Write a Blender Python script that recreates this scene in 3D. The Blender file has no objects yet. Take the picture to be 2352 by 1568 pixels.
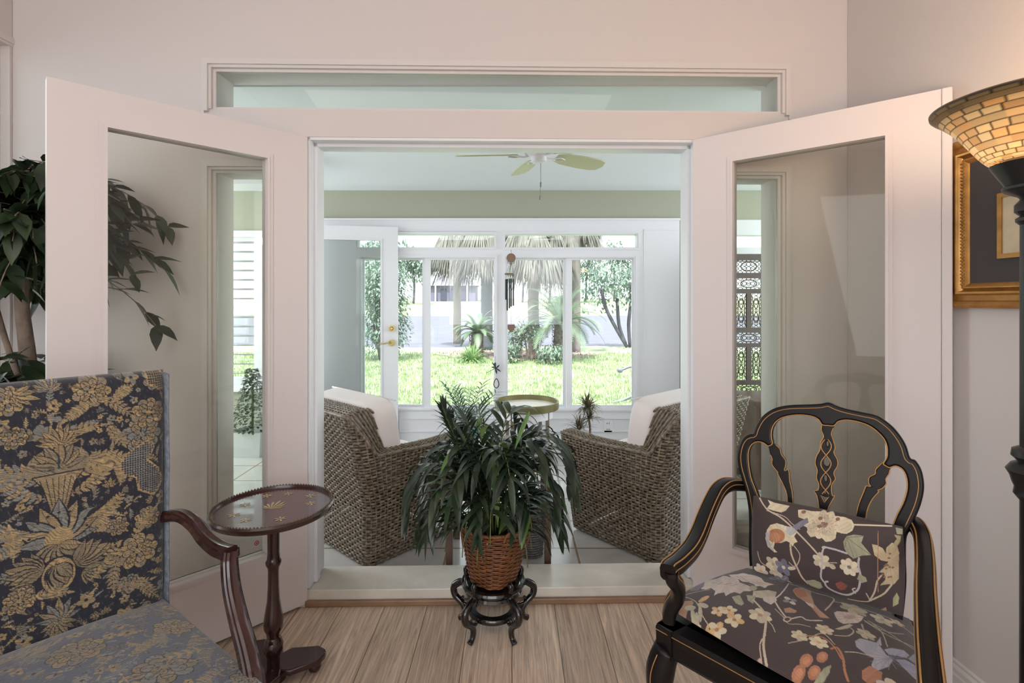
import bpy, math, random
import numpy as np
from mathutils import Vector, Matrix
random.seed(7); np.random.seed(7)
PI = math.pi
sc = bpy.context.scene
COL = sc.collection

# ------------------------------------------------------------------ camera, world, lights, exposure
EYE = 1.334          # eye height
F = 1176.0           # focal length in pixels of the 2352 x 1568 frame
HY = 690.0           # row of the horizon
cam_d = bpy.data.cameras.new('camera'); cam = bpy.data.objects.new('camera', cam_d); COL.objects.link(cam)
cam.location = (0, 0, EYE); cam.rotation_euler = (PI/2, 0, 0)
cam_d.sensor_width = 36.0; cam_d.lens = 36.0*F/2352.0
cam_d.shift_y = -(784.0-HY)/2352.0
cam_d.clip_start = 0.05; cam_d.clip_end = 500
sc.camera = cam

w = bpy.data.worlds.new('sky'); sc.world = w; w.use_nodes = True
bgn = w.node_tree.nodes['Background']
bgn.inputs[0].default_value = (0.90, 0.95, 1.0, 1); bgn.inputs[1].default_value = 3.2

def light(name, kind, loc, energy, color, rot=None, size=None, size_y=None, target=None):
    l = bpy.data.lights.new(name, kind); o = bpy.data.objects.new(name, l); COL.objects.link(o)
    o.location = loc; l.energy = energy; l.color = color
    if target is not None:
        o.rotation_euler = (Vector(target)-Vector(loc)).to_track_quat('-Z', 'Y').to_euler()
    if kind == 'AREA':
        l.shape = 'RECTANGLE'; l.size = size; l.size_y = size_y or size
    elif kind == 'SUN':
        l.angle = math.radians(2)
    else:
        l.shadow_soft_size = size or .05
    return o
sun = light('sun', 'SUN', (0, 8, 12), 9.5, (1, .97, .9), target=(1.0, 11.5, 4.0))
# added fill lights behind the camera and by the left wall, no seen source
light('fill_rear', 'AREA', (-.3, -3.9, 1.9), 33, (1.0, .955, .94), size=3.2, size_y=2.4, target=(-.3, 2, 1.5))
light('fill_left', 'AREA', (-2.12, -1.2, 1.6), 16, (.95, .97, 1.0), size=1.8, size_y=1.8, target=(1, .3, 1.2))
# added fills: overhead, then from both unseen sides of the sunroom
light('fill_overhead', 'AREA', (-.35, -.3, 3.05), 29, (1.0, .95, .92), size=2.6, size_y=3.0, target=(-.35, .0, 0))  # overhead fill added to brighten the floor and seat tops, no fixture there
light('fill_sunroom_left', 'AREA', (-3.55, 3.6, 1.4), 44, (.92, .96, 1.0), size=1.9, size_y=1.9, target=(0, 3.6, 1.1))
light('fill_sunroom_right', 'AREA', (3.55, 3.6, 1.4), 44, (.92, .96, 1.0), size=1.9, size_y=1.9, target=(0, 3.6, 1.1))
sc.view_settings.view_transform = 'Standard'; sc.view_settings.look = 'None'
sc.view_settings.gamma = 1; sc.view_settings.use_curve_mapping = False
sc.view_settings.exposure = 0.0
sc.cycles.transparent_max_bounces = 24
sc.cycles.max_bounces = 10

# ------------------------------------------------------------------ pixel -> place
def P(px, py, d):                      # the point at distance d seen at pixel px,py
    return Vector(((px-1176.0)/F*d, d, EYE-(py-HY)/F*d))
def PZ(px, py, z):                     # the point at height z seen at pixel px,py
    d = (EYE-z)*F/(py-HY)
    return P(px, py, d)
class Plane:
    def __init__(s, o, h, u):
        s.o = Vector(o); s.h = Vector(h).normalized(); s.u = Vector(u).normalized(); s.n = s.h.cross(s.u).normalized()
    def hit(s, px, py):                # 2-D coordinates in the plane of what is seen at px,py
        r = Vector(((px-1176.0)/F, 1, -(py-HY)/F)); c = Vector((0, 0, EYE))
        t = (s.o-c).dot(s.n)/r.dot(s.n); q = c+r*t-s.o
        return (q.dot(s.h), q.dot(s.u))
    def at(s, a, b, c=0.0):
        return s.o+s.h*a+s.u*b+s.n*c

# ------------------------------------------------------------------ materials
def lin(c):
    return tuple(((v/255.0)/12.92 if v/255.0 <= .04045 else ((v/255.0+.055)/1.055)**2.4) for v in c)
def N(nt, t, **k):
    n = nt.nodes.new(t)
    for a, b in k.items(): setattr(n, a, b)
    return n
MATS = {}
def mat(name, rgb, rough=.5, metal=0.0, spec=.5, noise=None, bump=None, coat=0.0, sheen=0.0, trans=0.0):
    """plain material; noise=(scale, amount) varies the colour, bump=(scale, strength)"""
    m = bpy.data.materials.new(name); m.use_nodes = True; nt = m.node_tree
    b = nt.nodes['Principled BSDF']
    c = lin(rgb)
    b.inputs['Base Color'].default_value = (*c, 1); b.inputs['Roughness'].default_value = rough
    b.inputs['Metallic'].default_value = metal; b.inputs['Specular IOR Level'].default_value = spec
    b.inputs['Coat Weight'].default_value = coat; b.inputs['Sheen Weight'].default_value = sheen
    tc = N(nt, 'ShaderNodeTexCoord')
    if noise:
        nz = N(nt, 'ShaderNodeTexNoise'); nz.inputs['Scale'].default_value = noise[0]; nz.inputs['Detail'].default_value = 5
        nt.links.new(tc.outputs['Object'], nz.inputs['Vector'])
        cr = N(nt, 'ShaderNodeValToRGB'); a = noise[1]
        cr.color_ramp.elements[0].position = .3; cr.color_ramp.elements[1].position = .7
        cr.color_ramp.elements[0].color = (*[v*(1-a) for v in c], 1); cr.color_ramp.elements[1].color = (*[min(1, v*(1+a)) for v in c], 1)
        nt.links.new(nz.outputs[0], cr.inputs[0]); nt.links.new(cr.outputs[0], b.inputs['Base Color'])
    if bump:
        nb = N(nt, 'ShaderNodeTexNoise'); nb.inputs['Scale'].default_value = bump[0]; nb.inputs['Detail'].default_value = 4
        nt.links.new(tc.outputs['Object'], nb.inputs['Vector'])
        bp = N(nt, 'ShaderNodeBump'); bp.inputs['Strength'].default_value = bump[1]; bp.inputs['Distance'].default_value = .004
        nt.links.new(nb.outputs[0], bp.inputs['Height']); nt.links.new(bp.outputs[0], b.inputs['Normal'])
    if trans:
        b.inputs['Transmission Weight'].default_value = trans
    MATS[name] = m
    return m
def leafmat(name, rgb, rgb2, rough=.4, back=.25, scale=3):
    """leaf: two greens by noise, a little light passes through"""
    m = mat(name, rgb, rough); nt = m.node_tree; b = nt.nodes['Principled BSDF']
    tc = N(nt, 'ShaderNodeTexCoord'); nz = N(nt, 'ShaderNodeTexNoise'); nz.inputs['Scale'].default_value = scale
    nt.links.new(tc.outputs['Object'], nz.inputs['Vector'])
    cr = N(nt, 'ShaderNodeValToRGB'); cr.color_ramp.elements[0].position = .35; cr.color_ramp.elements[1].position = .65
    cr.color_ramp.elements[0].color = (*lin(rgb), 1); cr.color_ramp.elements[1].color = (*lin(rgb2), 1)
    nt.links.new(nz.outputs[0], cr.inputs[0]); nt.links.new(cr.outputs[0], b.inputs['Base Color'])
    tr = N(nt, 'ShaderNodeBsdfTranslucent'); nt.links.new(cr.outputs[0], tr.inputs[0])
    mx = N(nt, 'ShaderNodeMixShader'); mx.inputs[0].default_value = back
    nt.links.new(b.outputs[0], mx.inputs[1]); nt.links.new(tr.outputs[0], mx.inputs[2])
    nt.links.new(mx.outputs[0], nt.nodes['Material Output'].inputs[0])
    return m
def glassmat(name, rgb, refl=1.0):
    m = bpy.data.materials.new(name); m.use_nodes = True; nt = m.node_tree; nt.nodes.remove(nt.nodes['Principled BSDF'])
    t = N(nt, 'ShaderNodeBsdfTransparent'); t.inputs[0].default_value = (*rgb, 1)
    g = N(nt, 'ShaderNodeBsdfGlossy'); g.inputs['Roughness'].default_value = 0.02
    fr = N(nt, 'ShaderNodeFresnel'); fr.inputs[0].default_value = 1.5
    mu = N(nt, 'ShaderNodeMath', operation='MULTIPLY'); mu.inputs[1].default_value = refl
    mx = N(nt, 'ShaderNodeMixShader')
    nt.links.new(fr.outputs[0], mu.inputs[0]); nt.links.new(mu.outputs[0], mx.inputs[0])
    nt.links.new(t.outputs[0], mx.inputs[1]); nt.links.new(g.outputs[0], mx.inputs[2])
    nt.links.new(mx.outputs[0], nt.nodes['Material Output'].inputs[0]); MATS[name] = m
    return m
def vcolmat(name, rough=.8, sheen=.3, bump=None):
    m = mat(name, (128, 128, 128), rough, bump=bump, sheen=sheen, spec=.25); nt = m.node_tree
    a = N(nt, 'ShaderNodeAttribute'); a.attribute_name = 'weave'
    nt.links.new(a.outputs[0], nt.nodes['Principled BSDF'].inputs['Base Color'])
    return m
def brickmat(name, c1, c2, mortar, bw, bh, msize, rough, rot=0.0, offset=.5, grain=None, bump=.3, spec=.5):
    m = mat(name, (128,)*3, rough, spec=spec); nt = m.node_tree; b = nt.nodes['Principled BSDF']
    tc = N(nt, 'ShaderNodeTexCoord'); mp = N(nt, 'ShaderNodeMapping'); mp.inputs['Rotation'].default_value = (0, 0, rot)
    nt.links.new(tc.outputs['Object'], mp.inputs[0])
    br = N(nt, 'ShaderNodeTexBrick'); br.offset = offset; br.inputs['Scale'].default_value = 1
    br.inputs['Color1'].default_value = (*lin(c1), 1); br.inputs['Color2'].default_value = (*lin(c2), 1); br.inputs['Mortar'].default_value = (*lin(mortar), 1)
    br.inputs['Brick Width'].default_value = bw; br.inputs['Row Height'].default_value = bh; br.inputs['Mortar Size'].default_value = msize
    br.inputs['Mortar Smooth'].default_value = .2
    nt.links.new(mp.outputs[0], br.inputs['Vector'])
    col = br.outputs[0]
    if grain:
        mp2 = N(nt, 'ShaderNodeMapping'); mp2.inputs['Scale'].default_value = grain[0]
        nt.links.new(tc.outputs['Object'], mp2.inputs[0])
        nz = N(nt, 'ShaderNodeTexNoise'); nz.inputs['Scale'].default_value = 1; nz.inputs['Detail'].default_value = 8; nz.inputs['Roughness'].default_value = .62
        nz.inputs['Distortion'].default_value = grain[2]
        nt.links.new(mp2.outputs[0], nz.inputs['Vector'])
        mr = N(nt, 'ShaderNodeMapRange'); mr.inputs[1].default_value = .3; mr.inputs[2].default_value = .72
        mr.inputs[3].default_value = 1-grain[1]; mr.inputs[4].default_value = 1+grain[1]
        nt.links.new(nz.outputs[0], mr.inputs[0])
        vm = N(nt, 'ShaderNodeVectorMath', operation='SCALE'); nt.links.new(col, vm.inputs[0]); nt.links.new(mr.outputs[0], vm.inputs['Scale'])
        col = vm.outputs[0]
    nt.links.new(col, b.inputs['Base Color'])
    bp = N(nt, 'ShaderNodeBump'); bp.inputs['Strength'].default_value = bump; bp.inputs['Distance'].default_value = .002; bp.invert = True
    nt.links.new(br.outputs['Fac'], bp.inputs['Height']); nt.links.new(bp.outputs[0], b.inputs['Normal'])
    return m

M_wall = mat('wall_paint', (213, 206, 203), .65, bump=(60, .04))
M_door = mat('door_paint', (219, 211, 210), .38)
M_trim = mat('trim_paint', (216, 211, 208), .35)
M_white = mat('sunroom_white', (230, 231, 235), .38)
M_olive = mat('olive_paint', (166, 168, 150), .7)
M_mint = mat('sunroom_ceiling_paint', (226, 233, 233), .7)
M_glass = glassmat('door_glass', (.975, .98, .945), .7)
M_pane = glassmat('window_glass', (.95, .975, .97), 1.0)
M_wood = brickmat('plank_floor', (214, 192, 170), (184, 162, 142), (128, 108, 90), 1.25, .185, .0020, .40, rot=PI/2, offset=.37, grain=((46, 2.2, 1), .42, 2.2), bump=.35)
M_tile = brickmat('ceramic_tile', (205, 205, 203), (192, 190, 186), (150, 132, 112), .345, .345, .007, .16, offset=0.0, grain=((5, 5, 5), .10, .5), bump=.5)
M_stone = mat('sill_stone', (214, 209, 198), .3, noise=(6, .14))
M_thresh = mat('threshold_wood', (142, 112, 88), .4, noise=(9, .2))
M_black = mat('black_lacquer', (20, 18, 19), .32, spec=.3)
M_ebony = mat('black_stand_lacquer', (22, 18, 19), .16, coat=.6)
M_gold = mat('antique_gold_line', (186, 140, 84), .38, metal=.35)
M_mahog = mat('mahogany', (50, 22, 23), .2, coat=.5, noise=(14, .3))
M_brass = mat('brass', (188, 172, 120), .25, metal=.9)
M_iron = mat('lamp_black', (32, 31, 31), .35, spec=.5)
M_cush = mat('cream_cushion', (226, 218, 216), .85, bump=(18, .25))
M_frameg = mat('gilt_frame', (168, 122, 62), .32, metal=.55, noise=(25, .22))
M_mat = mat('dark_mat', (58, 50, 50), .6)
M_art = mat('picture_paper', (205, 190, 160), .7, noise=(14, .15))

# ------------------------------------------------------------------ mesh building
class MB:
    def __init__(s): s.v = []; s.f = []; s.m = []; s.n = 0; s.mi = 0
    def add(s, vs, fs, mi=None):
        k = s.n; vs = [tuple(v) for v in vs]; s.v += vs; s.n += len(vs)
        s.f += [tuple(i+k for i in f) for f in fs]; s.m += [s.mi if mi is None else mi]*len(fs)
        return k
    def box(s, a, b, T=None, mi=None):
        x0, y0, z0 = a; x1, y1, z1 = b
        vs = [Vector(q) for q in ((x0,y0,z0),(x1,y0,z0),(x1,y1,z0),(x0,y1,z0),(x0,y0,z1),(x1,y0,z1),(x1,y1,z1),(x0,y1,z1))]
        if T: vs = [T(q) for q in vs]
        s.add(vs, [(0,3,2,1),(4,5,6,7),(0,1,5,4),(1,2,6,5),(2,3,7,6),(3,0,4,7)], mi)
    def ring(s, pts, closed, sec, frames=None, cap=True, mi=None, up=None):
        """sweep cross-sections: sec(i) -> list of 2-D points"""
        n = len(pts); pts = [Vector(p) for p in pts]; fr = []
        prev = None
        for i in range(n):
            if closed: t = pts[(i+1) % n]-pts[i-1]
            else: t = pts[min(i+1, n-1)]-pts[max(i-1, 0)]
            t = t.normalized() if t.length > 1e-9 else Vector((0, 0, 1))
            if up is not None:
                a = Vector(up).cross(t)
                if a.length < 1e-6: a = prev or Vector((1, 0, 0))
                a.normalize()
            elif prev is None:
                a = t.orthogonal().normalized()
            else:
                a = (prev-t*prev.dot(t)); a = a.normalized() if a.length > 1e-8 else t.orthogonal().normalized()
            prev = a; fr.append((a, t.cross(a)))
        vs = []; k = None
        for i in range(n):
            S = sec(i); k = len(S); a, b = fr[i]
            vs += [pts[i]+a*x+b*y for x, y in S]
        fs = []
        for i in range(n if closed else n-1):
            j = (i+1) % n
            for q in range(k):
                r = (q+1) % k
                fs.append((i*k+q, i*k+r, j*k+r, j*k+q))
        if cap and not closed:
            fs.append(tuple(range(k-1, -1, -1))); fs.append(tuple((n-1)*k+q for q in range(k)))
        s.add(vs, fs, mi)
    def tube(s, pts, r, k=8, closed=False, mi=None, flat=1.0, up=None):
        def sec(i):
            rr = r[i] if hasattr(r, '__len__') else r
            return [(rr*math.cos(2*PI*q/k), rr*flat*math.sin(2*PI*q/k)) for q in range(k)]
        s.ring(pts, closed, sec, mi=mi, up=up)
    def lathe(s, prof, c=(0, 0, 0), k=32, mi=None, cap=True):
        """prof: (radius, height) list about a vertical axis through c"""
        vs = []; fs = []; n = len(prof)
        for r, z in prof:
            for q in range(k):
                a = 2*PI*q/k; vs.append((c[0]+r*math.cos(a), c[1]+r*math.sin(a), c[2]+z))
        for i in range(n-1):
            for q in range(k):
                r = (q+1) % k; fs.append((i*k+q, i*k+r, (i+1)*k+r, (i+1)*k+q))
        if cap:
            fs.append(tuple(range(k-1, -1, -1))); fs.append(tuple((n-1)*k+q for q in range(k)))
        s.add(vs, fs, mi)
    def cube_round(s, c, size, n=6, seg=10, T=None, puff=0.0, mi=None):
        """rounded block (superquadric); T maps local to world"""
        vs = []; fs = []; idx = {}
        def vert(i, j, k):
            key = (i, j, k)
            if key in idx: return idx[key]
            p = [2*i/seg-1, 2*j/seg-1, 2*k/seg-1]
            p = [math.sin(q*PI/2)*.35+q*.65 for q in p]
            L = sum(abs(q)**n for q in p)**(1.0/n)
            if L > 1e-9:
                m = max(abs(q) for q in p); p = [q/L*m for q in p]
            pf = 1+puff*((1-p[0]**2)*(1-p[1]**2))-puff*.5
            q = Vector((c[0]+p[0]*size[0]/2, c[1]+p[1]*size[1]/2, c[2]+p[2]*size[2]/2*pf))
            if T: q = T(q)
            idx[key] = len(vs); vs.append(q); return idx[key]
        for a in range(seg):
            for b in range(seg):
                for k in (0, seg):
                    q = [vert(a, b, k), vert(a+1, b, k), vert(a+1, b+1, k), vert(a, b+1, k)]; fs.append(q if k else q[::-1])
                    q = [vert(a, k, b), vert(a+1, k, b), vert(a+1, k, b+1), vert(a, k, b+1)]; fs.append(q[::-1] if k else q)
                    q = [vert(k, a, b), vert(k, a+1, b), vert(k, a+1, b+1), vert(k, a, b+1)]; fs.append(q if k else q[::-1])
        s.add(vs, fs, mi)
    def build(s, name, mats, parent=None, smooth=False, autos=None, bevel=0.0):
        o_ = Vector((0, 0, 0))
        if parent is not None: o_ = ROOTLOC.get(parent.name, Vector((0, 0, 0)))
        me = bpy.data.meshes.new(name)
        vs = s.v if o_.length == 0 else [(v[0]-o_.x, v[1]-o_.y, v[2]-o_.z) for v in s.v]
        me.from_pydata(vs, [], s.f); me.update()
        if not isinstance(mats, (list, tuple)): mats = [mats]
        for m in mats: me.materials.append(m)
        if len(mats) > 1: me.polygons.foreach_set('material_index', s.m)
        if smooth: me.polygons.foreach_set('use_smooth', [True]*len(me.polygons))
        o = bpy.data.objects.new(name, me); COL.objects.link(o)
        if smooth and autos is not None:
            try: me.set_sharp_from_angle(angle=math.radians(autos))
            except Exception: pass
        if bevel:
            md = o.modifiers.new('bevel', 'BEVEL'); md.width = bevel; md.segments = 2; md.limit_method = 'ANGLE'
        if parent is not None:
            o.parent = parent; ROOTLOC[o.name] = o_
        return o
ROOTLOC = {}
def tag(o, label, cat, group=None, kind=None):
    if label: o['label'] = label
    if cat: o['category'] = cat
    if group: o['group'] = group
    if kind: o['kind'] = kind
    return o
def struct(o, label=None):
    o['kind'] = 'structure'
    if label: o['label'] = label
    return o
def thing(name, loc, label, cat, group=None):
    o = bpy.data.objects.new(name, None); COL.objects.link(o); o.location = loc; o.empty_display_size = .1
    ROOTLOC[o.name] = Vector(loc)
    return tag(o, label, cat, group)
def copy_thing(root, loc=None, rotz=None, scale=None):
    r = root.copy(); COL.objects.link(r)
    for ch in root.children:
        c = ch.copy(); COL.objects.link(c); c.parent = r
        for g in ch.children:
            d = g.copy(); COL.objects.link(d); d.parent = c
    if loc is not None: r.location = loc
    if rotz is not None: r.rotation_euler = (0, 0, rotz)
    if scale is not None: r.scale = scale
    return r
def catmull(pts, n=6, closed=False):
    pts = [Vector(p) for p in pts]; out = []; L = len(pts)
    for i in range(L if closed else L-1):
        p0 = pts[i-1] if (closed or i > 0) else pts[i]; p1 = pts[i]; p2 = pts[(i+1) % L]
        p3 = pts[(i+2) % L] if (closed or i+2 < L) else p2
        for k in range(n):
            t = k/n
            out.append(.5*((2*p1)+(p2-p0)*t+(2*p0-5*p1+4*p2-p3)*t*t+(3*p1-p0-3*p2+p3)*t**3))
    if not closed: out.append(pts[-1])
    return out
def plate_mesh(outer, holes, thick, bevel):
    """flat shape with holes, given thickness and a rounded edge -> verts, faces in (a, b, c)"""
    cu = bpy.data.curves.new('t', 'CURVE'); cu.dimensions = '2D'; cu.fill_mode = 'BOTH'
    cu.extrude = max(thick/2-bevel, .0002); cu.bevel_depth = bevel; cu.bevel_resolution = 2; cu.offset = -bevel
    for loop in [outer]+list(holes):
        sp = cu.splines.new('POLY'); sp.points.add(len(loop)-1)
        for i, q in enumerate(loop): sp.points[i].co = (q[0], q[1], 0, 1)
        sp.use_cyclic_u = True
    o = bpy.data.objects.new('t', cu); COL.objects.link(o)
    dg = bpy.context.evaluated_depsgraph_get(); dg.update()
    me = bpy.data.meshes.new_from_object(o.evaluated_get(dg))
    vs = [v.co.copy() for v in me.vertices]; fs = [tuple(p.vertices) for p in me.polygons]
    bpy.data.objects.remove(o); bpy.data.meshes.remove(me); bpy.data.curves.remove(cu)
    return vs, fs
def leaf(mb, base, d, L, W, droop, side=None, seg=5, fold=.25, mi=None, twist=0.0):
    """long narrow leaf from base along d, bending down"""
    d = Vector(d).normalized(); up = Vector((0, 0, 1))
    sd = side or d.cross(up)
    if sd.length < .05: sd = Vector((1, 0, 0))
    sd = Vector(sd).normalized()
    vs = []; p = Vector(base)
    for i in range(seg+1):
        t = i/seg; wd = W*math.sin(PI*min(1, (.12+.88*t))**.8)**.8 if i < seg else .0006
        if i == 0: wd = W*.25
        nn = sd.cross(d).normalized()
        vs += [p-sd*wd/2+nn*fold*wd*.5, p, p+sd*wd/2+nn*fold*wd*.5]
        d = (d-up*droop/seg*(.5+t)).normalized(); p = p+d*L/seg
    fs = []
    for i in range(seg):
        a = i*3; fs += [(a, a+1, a+4, a+3), (a+1, a+2, a+5, a+4)]
    mb.add(vs, fs, mi)

# ================================================================== ROOM SHELL
TH = math.atan(.022)         # the partition wall is turned a touch against the camera
WD = 2.265
def wx(px):                  # pixel column -> u along the partition wall front face
    a = (px-1176.0)/F; t = WD/(1-.022*a); return a*t/math.cos(TH)
def wz(px, py):
    a = (px-1176.0)/F; t = WD/(1-.022*a); return EYE-(py-HY)/F*t
def WT(q): # partition frame (u, v deep, z) -> world
    c, s = math.cos(TH), math.sin(TH); return Vector((q[0]*c-q[1]*s, WD+q[0]*s+q[1]*c, q[2]))
def holed(mb, u0, u1, z0, z1, v0, v1, holes, T=None, mi=None):
    """slab with rectangular openings; only outer faces and reveals are made"""
    us = sorted({u0, u1, *[h[0] for h in holes], *[h[1] for h in holes]}); zs = sorted({z0, z1, *[h[2] for h in holes], *[h[3] for h in holes]})
    us = [u for u in us if u0 <= u <= u1]; zs = [z for z in zs if z0 <= z <= z1]
    def solid(i, j):
        if i < 0 or j < 0 or i >= len(us)-1 or j >= len(zs)-1: return False
        cu = (us[i]+us[i+1])/2; cz = (zs[j]+zs[j+1])/2
        return not any(h[0] < cu < h[1] and h[2] < cz < h[3] for h in holes)
    for i in range(len(us)-1):
        for j in range(len(zs)-1):
            if not solid(i, j): continue
            a, b, c, d = us[i], us[i+1], zs[j], zs[j+1]
            Q = []
            Q.append([(a,v0,c),(b,v0,c),(b,v0,d),(a,v0,d)]); Q.append([(b,v1,c),(a,v1,c),(a,v1,d),(b,v1,d)])
            if not solid(i-1, j): Q.append([(a,v1,c),(a,v0,c),(a,v0,d),(a,v1,d)])
            if not solid(i+1, j): Q.append([(b,v0,c),(b,v1,c),(b,v1,d),(b,v0,d)])
            if not solid(i, j-1): Q.append([(a,v0,c),(a,v1,c),(b,v1,c),(b,v0,c)])
            if not solid(i, j+1): Q.append([(a,v0,d),(b,v0,d),(b,v1,d),(a,v1,d)])
            for q in Q:
                q = [Vector(x) for x in q]
                if T: q = [T(x) for x in q]
                mb.add(q, [(0, 1, 2, 3)], mi)
CEIL = 3.1
XL, XR = -2.163, 1.505
OPL, OPR, OPT = -.900, .828, 2.052
TR = (wx(487), wx(1795), 2.170, 2.350)
SL = (wx(487), wx(652), .332, 1.905)
SR = (wx(1640), wx(1795), .332, 1.893)
WALLT = .18
m = MB(); holed(m, -3.7, 3.7, 0, CEIL, 0, WALLT, [(OPL, OPR, -1, OPT), TR, SL, SR], WT)
struct(m.build('wall_front', M_wall))
m = MB(); m.box((XL-.12, -4.0, -.1), (XR+.12, WD+.02, 0)); struct(m.build('floor', M_wood))
m = MB(); m.box((-3.7, WD+WALLT-.03, -.1), (3.7, 4.78, -.0005)); struct(m.build('floor', M_tile))
m = MB(); m.box((XR, -4.1, 0), (XR+.12, WD+.031, CEIL)); struct(m.build('wall_right', M_wall))
# left wall with a window hard by the corner
m = MB(); T_l = lambda q: Vector((XL-q[1], q[0], q[2]))
holed(m, -4.1, WD-.05, 0, CEIL, 0, .14, [(1.3, WD-.06, .42, 2.43)], T_l); struct(m.build('wall_left', M_wall))
m = MB(); holed(m, XL-.1, XR+.1, 0, CEIL, 0, .12, [(-1.9, 1.3, .7, 3.05)], lambda q: Vector((q[0], -4.1+q[1], q[2]))); struct(m.build('wall_back', M_wall))
m = MB(); m.box((XL-.15, -4.1, CEIL), (XR+.15, WD+.2, CEIL+.1)); struct(m.build('ceiling', M_wall))
# ceiling and shell of the sunroom
DF = 4.70; SZ = EYE+(HY-437)/F*DF
def fx(px): return (px-1176.0)/F*DF
def fz(py): return EYE-(py-HY)/F*DF
m = MB(); m.box((-3.7, WD+WALLT-.02, SZ), (3.7, DF+.14, SZ+.12)); struct(m.build('ceiling', M_mint))
UB = (fx(735), fx(1560))
LW = (fx(470), fx(590), fz(870), fz(545))          # shuttered window seen through the left sidelight
RW = (fx(1640), fx(2050), fz(1000), fz(505))       # window unit behind the carved screen
m = MB(); holed(m, -3.7, 3.7, 0, SZ, DF, DF+.14, [(UB[0], UB[1], -1, fz(505)), LW, RW]); struct(m.build('wall_far', M_olive))
for nm, x, s in (('wall_sunroom_left', -3.7, -1), ('wall_sunroom_right', 3.7, 1)):
    m = MB(); holed(m, WD+WALLT, DF+.14, 0, SZ, 0, .12, [(2.65, 4.55, .45, 2.35-.05)], lambda q, x=x, s=s: Vector((x+s*q[1], q[0], q[2]))); struct(m.build(nm, M_olive))

# --- partition trim: casings (stepped), jamb linings, sill
def casing(mb, r, wd, T, sides='LRTB', prot=.018, v=0):
    u0, u1, z0, z1 = r
    for k, (a, b, p) in enumerate(((0, .30, prot*.45), (.30, .72, prot), (.72, 1.0, prot*.6))):
        a *= wd; b *= wd
        if 'T' in sides: mb.box((u0-b, v-p, z1+a), (u1+b, v, z1+b), T)
        if 'B' in sides: mb.box((u0-b, v-p, z0-b), (u1+b, v, z0-a), T)
        if 'L' in sides: mb.box((u0-b, v-p, z0-a), (u0-a, v, z1+a), T)
        if 'R' in sides: mb.box((u1+a, v-p, z0-a), (u1+b, v, z1+a), T)
def window_struct(name, r, T, wd, vglass, thick_frame=.012, sides='LRTB'):
    m = MB(); casing(m, r, wd, T, sides)
    fr = struct(m.build(name, M_trim))
    m = MB(); u0, u1, z0, z1 = r; t = thick_frame
    holed(m, u0, u1, z0, z1, vglass-.012, vglass+.012, [(u0+t, u1-t, z0+t, z1-t)], T)
    f = m.build('window_frame', M_trim, fr)
    m = MB(); m.box((u0+t, vglass-.002, z0+t), (u1-t, vglass+.002, z1-t), T)
    m.build('pane', M_pane, fr)
    return fr
window_struct('window_1', TR, WT, .040, .02, sides='LRT')
window_struct('window_2', SL, WT, .040, .02)
window_struct('window_3', SR, WT, .040, .02)
# jamb lining of the wide opening
m = MB()
for a, b in ((OPL, OPL+.012), (OPR-.012, OPR)): m.box((a, .004, .07), (b, WALLT+.004, OPT), WT)
m.box((OPL, .004, OPT-.012), (OPR, WALLT+.004, OPT), WT)
for a, b in ((OPL+.012, OPL+.026), (OPR-.026, OPR-.012)): m.box((a, .055, .07), (b, .095, OPT-.012), WT)
m.box((OPL+.012, .055, OPT-.026), (OPR-.012, .095, OPT-.012), WT)
struct(m.build('trim_1', M_white))
m = MB(); m.box((OPL, -.004, .012), (OPR, WALLT+.02, .066), WT); struct(m.build('trim_2', M_stone, bevel=.004))
m = MB(); m.box((OPL-.002, -.022, 0), (OPR+.002, -.004, .026), WT); struct(m.build('trim_3', M_thresh, bevel=.005))
# baseboards
def baseboard(name, p0, p1, nrm, h=.12):
    m = MB(); p0 = Vector(p0); p1 = Vector(p1); n = Vector(nrm)
    prof = [(0, 0), (.016, 0), (.016, h*.62), (.012, h*.66), (.013, h*.8), (.006, h*.88), (.007, h*.95), (0, h)]
    vs = []
    for p in (p0, p1):
        vs += [(p.x+n.x*a, p.y+n.y*a, b) for a, b in prof]
    k = len(prof); fs = [(i, i+1, k+i+1, k+i) for i in range(k-1)]+[tuple(range(k)), tuple(range(2*k-1, k-1, -1))]
    m.add(vs, fs); return struct(m.build(name, M_trim))
baseboard('baseboard_right', (XR, -4, 0), (XR, WD+.03, 0), (-1, 0))
a0 = WT((XL, 0, 0)); a1 = WT((OPL-.003, 0, 0)); baseboard('baseboard_front', a0, a1, (0, -1))
a0 = WT((OPR+.003, 0, 0)); a1 = WT((XR-.017, 0, 0)); baseboard('baseboard_front', a0, a1, (0, -1))
baseboard('baseboard_far', (UB[0]+.9, DF-.001, 0), (UB[1], DF-.001, 0), (0, -1), .085)
baseboard('baseboard_far', (UB[1]+.002, DF, 0), (3.69, DF, 0), (0, -1), .085)
baseboard('baseboard_far', (-3.69, DF, 0), (UB[0], DF, 0), (0, -1), .085)

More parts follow.
